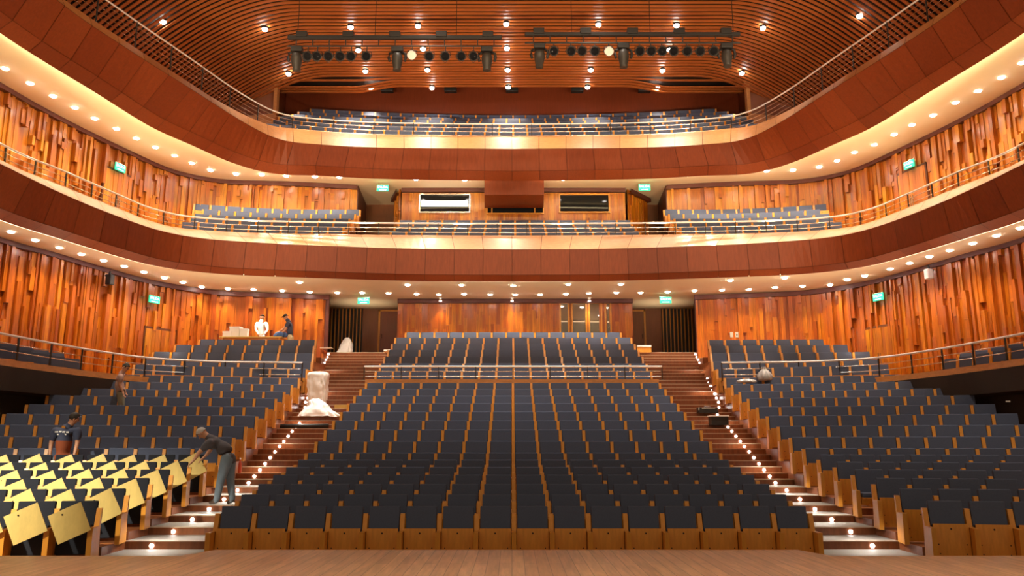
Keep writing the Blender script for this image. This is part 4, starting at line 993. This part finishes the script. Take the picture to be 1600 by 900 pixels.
for sg, u0, u1, v in ((1, 995, 1017, 541), (-1, 600, 611, 548)):
    p = atY(u0, v, 32.0); q = atY(u1, v, 32.0); b = MB(); b.box(p.x, q.x, 31.9, 32.0, p.z - .035, p.z + .035); b.box(p.x, q.x, 31.93, 31.97, 5.4, p.z - .035, 1)
    o = b.build('aisle_barrier', [M['rail_top'], M['seat_wood']]); tag(o, 'short bright-topped wooden barrier at the %s end of the rear terrace row' % ('right' if sg > 0 else 'left'), 'barrier')

# table with boxes on the left side terrace
TB = (-9.58, 29.85)
r0 = empty('work_table', (TB[0], TB[1], 4.96)); tag(r0, 'long plywood work table with boxes on the left side terrace', 'table')
b = MB(); b.box(-1.15, 1.15, -.3, .3, .71, .75); b.build('tabletop', M['ply'], parent=r0, bevel=.006)
for sx in (-1.05, 1.05):
    for sy in (-.24, .24): b = MB(); b.box(sx - .03, sx + .03, sy - .03, sy + .03, 0, .71); b.build('leg', M['seat_wood'], parent=r0)
def carton(u, v, wd, ht, dp, Y, zbase, lab, rz=0):
    p = atY(u, v, Y); r_ = empty('white_box', (p.x, Y, zbase), rz); tag(r_, lab, 'box', 'white boxes on the work table')
    b = MB(); b.box(-wd / 2, wd / 2, -dp / 2, dp / 2, 0, ht); b.build('box_body', M['white'], parent=r_, bevel=.008)
    b = MB(); b.box(-wd / 2 - .008, wd / 2 + .008, -dp / 2 - .008, dp / 2 + .008, ht - .05, ht + .012); b.build('lid', M['sheet'], parent=r_, bevel=.004)
carton(356, 520, .30, .20, .25, 29.8, 5.71, 'low white box at the left end of the work table', .05)
carton(369, 515, .38, .38, .3, 29.85, 5.71, 'tallest white box in the middle of the work table boxes', -.1)
carton(382, 518, .28, .30, .25, 29.8, 5.71, 'white box closest to the man in white on the work table', .08)

# ------------------------------------------------------------------ people
M['skin'] = mat('skin', (.50, .25, .15), .55, noise_amt=.08, noise_scale=6)
M['hair_grey'] = mat('grey_hair', (.45, .42, .40), .8, noise_amt=.3, noise_scale=40)
M['hair_dark'] = mat('dark_hair', (.02, .014, .01), .7, noise_amt=.3, noise_scale=40)
M['shirt_grey'] = mat('charcoal_polo', (.075, .070, .085), .85, noise_amt=.12, noise_scale=9)
M['jeans'] = mat('faded_jeans', (.15, .20, .26), .85, noise_amt=.25, noise_scale=7)
M['shoe'] = mat('brown_shoe', (.10, .07, .05), .6, noise_amt=.15)
M['navy'] = mat('navy_shirt', (.035, .045, .09), .85, noise_amt=.12)
M['rust'] = mat('rust_shirt', (.26, .06, .02), .85, noise_amt=.12)
M['pink'] = mat('dusty_pink_shirt', (.42, .27, .24), .85, noise_amt=.15)
M['greygreen'] = mat('grey_trousers', (.24, .24, .19), .85, noise_amt=.2)
M['khaki'] = mat('khaki_trousers', (.52, .42, .25), .85, noise_amt=.12)
M['whitecloth'] = mat('white_shirt', (.88, .86, .83), .8, noise_amt=.05)
M['bluecloth'] = mat('blue_cloth', (.05, .11, .30), .8, noise_amt=.15)
M['leather'] = mat('dark_belt', (.03, .018, .012), .5, noise_amt=.1)
def person(label, J, segs, hands, mats, hair, hairspec, face_dir, extra=None):
    """J joints in world space, segs (a, b, ra, rb, material); one continuous skinned surface"""
    root = Vector(J['pelvis']); root.z = min(v[2] for v in J.values()); V = []; E = []; RR = []; ET = []; idx = {}
    def vert(p, r_):
        V.append(Vector(p) - root); RR.append(r_); return len(V) - 1
    for (a, b_, ra, rb, mt) in segs:
        if a not in idx: idx[a] = vert(J[a], ra)
        mids = 2; prev = idx[a]
        for k in range(1, mids):
            t = k / mids; 
            pa = ra if isinstance(ra, tuple) else (ra, ra); pb = rb if isinstance(rb, tuple) else (rb, rb)
            i = vert(Vector(J[a]).lerp(Vector(J[b_]), t), (pa[0] * (1 - t) + pb[0] * t, pa[1] * (1 - t) + pb[1] * t)); E.append((prev, i)); ET.append(mt); prev = i
        if b_ not in idx: idx[b_] = vert(J[b_], rb)
        E.append((prev, idx[b_])); ET.append(mt)
    for (wr, d, side, curl) in hands:   # wrist joint, hand direction, sideways direction, curl direction
        d = Vector(d).normalized(); s_ = Vector(side).normalized(); c_ = Vector(curl).normalized(); W = Vector(J[wr])
        palm = vert(W + d * .055, .030); E.append((idx[wr], palm)); ET.append('skin')
        for k, (off, ln) in enumerate(((-.030, .062), (-.010, .074), (.011, .070), (.031, .055))):
            k0 = vert(W + d * .095 + s_ * off, .0105); E.append((palm, k0)); ET.append('skin')
            k1 = vert(W + d * (.095 + ln * .55) + s_ * off * 1.15 + c_ * .010, .0092); E.append((k0, k1)); ET.append('skin')
            k2 = vert(W + d * (.095 + ln * .9) + s_ * off * 1.2 + c_ * .034, .0078); E.append((k1, k2)); ET.append('skin')
        t0 = vert(W + d * .035 - s_ * .038 + c_ * .006, .013); E.append((palm, t0)); ET.append('skin')
        t1 = vert(W + d * .080 - s_ * .062 + c_ * .022, .010); E.append((t0, t1)); ET.append('skin')
    me = bpy.data.meshes.new('tmp'); me.from_pydata([tuple(v) for v in V], E, [])
    o = bpy.data.objects.new('tmp', me); COL.objects.link(o)
    sk = o.modifiers.new('skin', 'SKIN'); sk.use_smooth_shade = True; sk.branch_smoothing = .6
    for i, sv in enumerate(me.skin_vertices[0].data):
        r_ = RR[i]; sv.radius = r_ if isinstance(r_, (tuple, list)) else (r_, r_); sv.use_root = (i == idx['pelvis'])
    ss = o.modifiers.new('sub', 'SUBSURF'); ss.levels = 2; ss.render_levels = 2
    dg = bpy.context.evaluated_depsgraph_get(); m2 = bpy.data.meshes.new_from_object(o.evaluated_get(dg)); bpy.data.objects.remove(o)
    names = list(mats); m2.materials.clear()
    for n_ in names: m2.materials.append(mats[n_])
    for p in m2.polygons:
        c = p.center; best = 1e9; bt = 0
        for (a, b_), t in zip(E, ET):
            A = V[a]; B = V[b_]; ab = B - A; q = max(0, min(1, (c - A).dot(ab) / max(1e-9, ab.length_squared))); dd = (c - A - ab * q).length
            ra = RR[a] if not isinstance(RR[a], (tuple, list)) else RR[a][0]; rb = RR[b_] if not isinstance(RR[b_], (tuple, list)) else RR[b_][0]
            dd = dd / max(.02, (ra * (1 - q) + rb * q))
            if dd < best: best = dd; bt = names.index(t)
        p.material_index = bt; p.use_smooth = True
    m2.name = 'person'; P = bpy.data.objects.new('person', m2); COL.objects.link(P); P.location = root; tag(P, label, 'person')
    # head details
    H = Vector(J['head']) - root; f = Vector(face_dir).normalized(); upv = (Vector(J['head']) - Vector(J['neck'])).normalized(); r_ = f.cross(upv).normalized()
    f = upv.cross(r_).normalized()
    F = Matrix((( r_.x, f.x, upv.x, H.x), (r_.y, f.y, upv.y, H.y), (r_.z, f.z, upv.z, H.z), (0, 0, 0, 1)))
    b = MB()
    st, n = 12, 20; top_only = hairspec.get('low', -.25); cut = hairspec.get('front', .45); rr = hairspec.get('r', (.086, .104, .112))
    vs = []
    for i in range(st + 1):
        ph = math.pi / 2 - (math.pi / 2 - math.asin(top_only)) * i / st
        for k in range(n):
            th = 2 * math.pi * k / n; x, y, z = math.cos(ph) * math.cos(th), math.cos(ph) * math.sin(th), math.sin(ph)
            if y > cut and z < .62: z = max(z, .62 - (1 - y) * .3)
            vs.append(F @ Vector((x * rr[0], y * rr[1] - .008, z * rr[2] + .012)))
    b.add(vs, [(i * n + k, i * n + (k + 1) % n, (i + 1) * n + (k + 1) % n, (i + 1) * n + k) for i in range(st) for k in range(n)])
    if hairspec.get('brim'):
        bv = [F @ Vector((x, y, .055)) for x, y in ((-.075, .07), (-.06, .13), (0, .165), (.06, .13), (.075, .07))] + [F @ Vector((x, y, .065)) for x, y in ((-.075, .07), (-.06, .13), (0, .165), (.06, .13), (.075, .07))]
        b.add(bv, [(4, 3, 2, 1, 0), (5, 6, 7, 8, 9), (0, 1, 6, 5), (1, 2, 7, 6), (2, 3, 8, 7), (3, 4, 9, 8)])
    b.build('cap' if hairspec.get('brim') else 'hair', hair, parent=P, smooth=True)
    for s_ in (-1, 1):
        b = MB(); b.lathe([(.0001, -.008), (.018, -.006), (.022, .004), (.012, .008), (.0001, .006)], 10, T=F @ Matrix.Translation((s_ * .083, -.005, -.012)) @ Matrix.Rotation(R(90), 4, 'Y') @ Matrix.Diagonal((1.4, .8, 1, 1)))
        b.build('ear', mats['skin'], parent=P, smooth=True)
        b = MB(); b.lathe([(.0001, -.010), (.009, -.004), (.009, .004), (.0001, .010)], 8, T=F @ Matrix.Translation((s_ * .031, .083, .010))); b.build('eye', M['hair_dark'], parent=P, smooth=True)
    b = MB(); b.add([F @ Vector(q) for q in ((-.007, .090, .015), (.007, .090, .015), (-.016, .088, -.028), (.016, .088, -.028), (0, .116, -.024))], [(0, 1, 4), (0, 4, 2), (1, 3, 4), (2, 4, 3)]); b.build('nose', mats['skin'], parent=P)
    b = MB(); b.add([F @ Vector(q) for q in ((-.024, .087, -.052), (0, .094, -.048), (.024, .087, -.052), (0, .092, -.060))], [(0, 3, 2, 1)]); b.build('mouth', M['rust'], parent=P)
    if extra: extra(P, root)
    return P
def pj(Y, **kw):
    out = {}
    for k, v in kw.items():
        u, vv = v[0], v[1]; dy = v[2] if len(v) > 2 else 0
        out[k] = tuple(atY(u, vv, Y + dy))
    return out
def std(shirt='shirt', sleeves='short', trousers='trousers', lower=None, k=1.0):
    fs = 'skin' if sleeves == 'short' else shirt
    W = lambda x, y: (x * k, y * k)
    return [('pelvis', 'waist', W(.175, .145), W(.16, .13), lower or shirt), ('waist', 'chest', W(.165, .13), W(.185, .14), shirt), ('chest', 'neckb', W(.185, .14), (.10, .09), shirt),
            ('neckb', 'neck', (.085, .08), .066, 'skin'), ('neck', 'jaw', .064, (.072, .078), 'skin'), ('jaw', 'head', (.072, .078), (.088, .102), 'skin'), ('head', 'crown', (.088, .102), (.062, .072), 'skin'),
            ('chest', 'shl', (.14, .12), .085 * k, shirt), ('shl', 'ul', .085 * k, .068 * k, shirt), ('ul', 'ell', .055, .046, fs), ('ell', 'wrl', .046, .030, fs),
            ('chest', 'shr', (.14, .12), .085 * k, shirt), ('shr', 'ur', .085 * k, .068 * k, shirt), ('ur', 'elr', .055, .046, fs), ('elr', 'wrr', .046, .030, fs),
            ('pelvis', 'hipl', (.15, .13), .112 * k, trousers), ('hipl', 'knl', .112 * k, .082, trousers), ('knl', 'anl', .082, .066, trousers), ('anl', 'tol', .050, .036, 'shoe'),
            ('pelvis', 'hipr', (.15, .13), .112 * k, trousers), ('hipr', 'knr', .112 * k, .082, trousers), ('knr', 'anr', .082, .066, trousers), ('anr', 'tor', .050, .036, 'shoe')]
def finish(J):
    up = lambda a, b_, t: tuple(Vector(J[a]).lerp(Vector(J[b_]), t))
    J.setdefault('ul', up('shl', 'ell', .55)); J.setdefault('ur', up('shr', 'elr', .55))
    hd = Vector(J['head']) - Vector(J['neck']); J.setdefault('jaw', up('neck', 'head', .5)); J.setdefault('crown', tuple(Vector(J['head']) + hd.normalized() * .055)); return J
# the bending fitter in the left aisle: faces left, feet on the side steps
J = finish(pj(16.3, pelvis=(357, 712), waist=(352, 703), chest=(336, 691), neckb=(329, 685), neck=(324, 682), head=(315.5, 677),
    shl=(328, 692, -.2), ell=(312, 706, -.22), wrl=(303, 719, -.2), shr=(333, 688, .2), elr=(328, 704, .24), wrr=(321, 713, .22),
    hipl=(355, 717, -.09), knl=(345, 750, -.10), anl=(338, 783, -.10), tol=(326, 786, -.12), hipr=(359, 717, .09), knr=(360, 750, .12), anr=(363, 782, .12), tor=(354, 786, .12)))
dz = SROW[5][2] + .04 - J['anl'][2] + .02
mt = {'shirt': M['shirt_grey'], 'skin': M['skin'], 'trousers': M['jeans'], 'shoe': M['shoe']}
def belt(c, rx, ry, axis):
    def f(P, root):
        b = MB(); a = Vector(axis).normalized(); e1 = a.orthogonal().normalized(); e2 = a.cross(e1); n = 28; rows = []
        for h in (-.018, .018): rows.append([tuple(Vector(c) - root + a * h + (math.cos(2 * math.pi * k / n) * rx) * Vector((1, 0, 0)) + (math.sin(2 * math.pi * k / n) * ry) * Vector((0, 1, 0))) for k in range(n + 1)])
        b.loft(rows, 0); b.build('belt', M['leather'], parent=P)
    return f
person('grey-haired man in charcoal polo and jeans bending over the unfinished seats', J, std(k=1.2), [('wrl', (-.6, -.1, -.6), (.3, -.9, .1), (0, 0, -1)), ('wrr', (-.6, -.1, -.5), (.3, -.9, .1), (0, 0, -1))], mt, M['hair_grey'], {'low': -.3, 'front': .4}, (-.8, 0, -.6))
# man seen from behind among the seats
J = finish(pj(16.75, pelvis=(98, 713), waist=(99, 700), chest=(102, 679), neckb=(107, 667), neck=(111, 662), head=(116.5, 653.5),
    shl=(88, 672), ell=(80, 693), wrl=(78, 711, -.05), shr=(121, 671), elr=(121, 692), wrr=(116, 711, -.1), hipl=(92, 717), knl=(91, 748), anl=(91, 780), tol=(92, 783, .2), hipr=(104, 717), knr=(105, 748), anr=(106, 780), tor=(108, 783, .2)))
def back_print(P, root):
    c = Vector(J['chest']) - root; b = MB(); V_ = [v.co for v in P.data.vertices]
    def surf(x, z):
        near = sorted(V_, key=lambda q: (q.x - x) ** 2 + (q.z - z) ** 2 + (0 if q.y < c.y else 9))[:3]
        return min(q.y for q in near) - .008
    for (x0, x1, z) in [(-.15, -.07, .05), (-.055, .0, .055), (.015, .07, .05), (.085, .13, .045), (-.09, .09, .0)]:
        z += c.z; x0 += c.x; x1 += c.x; h = .013
        b.add([(x0, surf(x0, z - h), z - h), (x1, surf(x1, z - h), z - h), (x1, surf(x1, z + h), z + h), (x0, surf(x0, z + h), z + h)], [(0, 1, 2, 3)])
    o = b.build('shirt_print', M['white'], parent=P); o['label'] = 'white lettering across the upper back'
sg_ = std('shirt', 'short', 'trousers', lower='lower', k=1.25)
sg_[0] = ('pelvis', 'waist', (.19, .145), (.19, .145), 'lower')
sg_[1:2] = [('waist', 'mid', (.19, .145), (.205, .155), 'lower'), ('mid', 'chest', (.205, .155), (.22, .16), 'shirt')]
J['mid'] = tuple(Vector(J['waist']).lerp(Vector(J['chest']), .62))
person('dark-haired man in navy and rust shirt seen from behind among the left stalls', J, sg_, [('wrl', (0, 0, -1), (1, 0, 0), (0, -1, 0)), ('wrr', (-.1, 0, -1), (-1, 0, 0), (0, -1, 0))],
       {'shirt': M['navy'], 'lower': M['rust'], 'skin': M['skin'], 'trousers': M['greygreen'], 'shoe': M['shoe']}, M['hair_dark'], {'low': -.45, 'front': .5}, (.75, .5, -.4), back_print)
# man walking along an upper row of the left stalls, in profile
J = finish(pj(21.75, pelvis=(189, 612), waist=(187, 604), chest=(187, 591), neckb=(191, 583), neck=(193, 580), head=(197, 574),
    shl=(189, 587, -.2), ell=(187, 601, -.22), wrl=(192, 612, -.2), shr=(189, 586, .2), elr=(190, 599, .22), wrr=(195, 609, .2), hipl=(189, 616, -.09), knl=(190, 639, -.09), anl=(189, 661, -.09), tol=(196, 663, -.09), hipr=(189, 616, .09), knr=(192, 639, .09), anr=(193, 661, .09), tor=(200, 663, .09)))
person('man in a dusty pink shirt walking in profile among the upper left stalls', J, std(), [('wrl', (.35, 0, -1), (0, 1, 0), (1, 0, 0)), ('wrr', (.35, 0, -1), (0, 1, 0), (1, 0, 0))],
       {'shirt': M['pink'], 'skin': M['skin'], 'trousers': M['greygreen'], 'shoe': M['shoe']}, M['hair_dark'], {'low': -.3, 'front': .4}, (.9, -.1, -.4))
# man in white behind the table
J = finish(pj(30.55, pelvis=(410, 530), waist=(409, 523), chest=(408, 509), neckb=(408, 502), neck=(408.5, 500.5), head=(409.5, 496),
    shl=(401.5, 505), ell=(399.5, 515, -.08), wrl=(404, 522, -.3), shr=(415.5, 505), elr=(418, 515, -.08), wrr=(413, 522, -.3), hipl=(406, 533), knl=(406, 545, -.1), anl=(406, 558), tol=(406, 559, -.18), hipr=(414, 533), knr=(414, 545, -.1), anr=(414, 558), tor=(414, 559, -.18)))
person('man in a white shirt working behind the table on the left side terrace', J, std(sleeves='long', k=1.05), [('wrl', (.3, -1, -.2), (1, .2, 0), (0, 0, -1)), ('wrr', (-.3, -1, -.2), (-1, .2, 0), (0, 0, -1))],
       {'shirt': M['whitecloth'], 'skin': M['skin'], 'trousers': M['whitecloth'], 'shoe': M['shoe']}, M['hair_dark'], {'low': -.2, 'front': .35}, (.1, -.9, -.4))
# man in a dark cap beside the table
J = finish(pj(29.9, pelvis=(452, 524), waist=(452.5, 518), chest=(452, 508), neckb=(450, 501), neck=(448.5, 499.5), head=(446.5, 495.5),
    shl=(451, 504, -.2), ell=(445, 517, -.25), wrl=(438, 521, -.2), shr=(452, 503, .2), elr=(444, 513, .24), wrr=(437, 518, .2), hipl=(453, 527, -.09), knl=(452, 540, -.1), anl=(453, 552, -.1), tol=(448, 554, -.1), hipr=(455, 527, .09), knr=(455, 540, .1), anr=(456, 552, .1), tor=(451, 554, .1)))
person('man in dark cap and navy shirt leaning over a blue cloth by the table', J, std(), [('wrl', (-1, 0, -.3), (0, 1, 0), (0, 0, -1)), ('wrr', (-1, 0, -.3), (0, 1, 0), (0, 0, -1))],
       {'shirt': M['navy'], 'skin': M['skin'], 'trousers': M['khaki'], 'shoe': M['shoe']}, M['hair_dark'], {'low': -.05, 'front': 2, 'brim': True}, (-.8, -.2, -.55))
p = atY(439, 523, 29.75)
blob('blue_cloth', [(.17, 0), (.19, .06), (.16, .14), (.08, .19), (.02, .2)], 'bluecloth', (p.x, 29.72, 5.71), 'crumpled blue cloth in the hands of the man in the dark cap', 'cloth', amp=.12, sx=1.3, sy=.7, seed=3, rows=9)
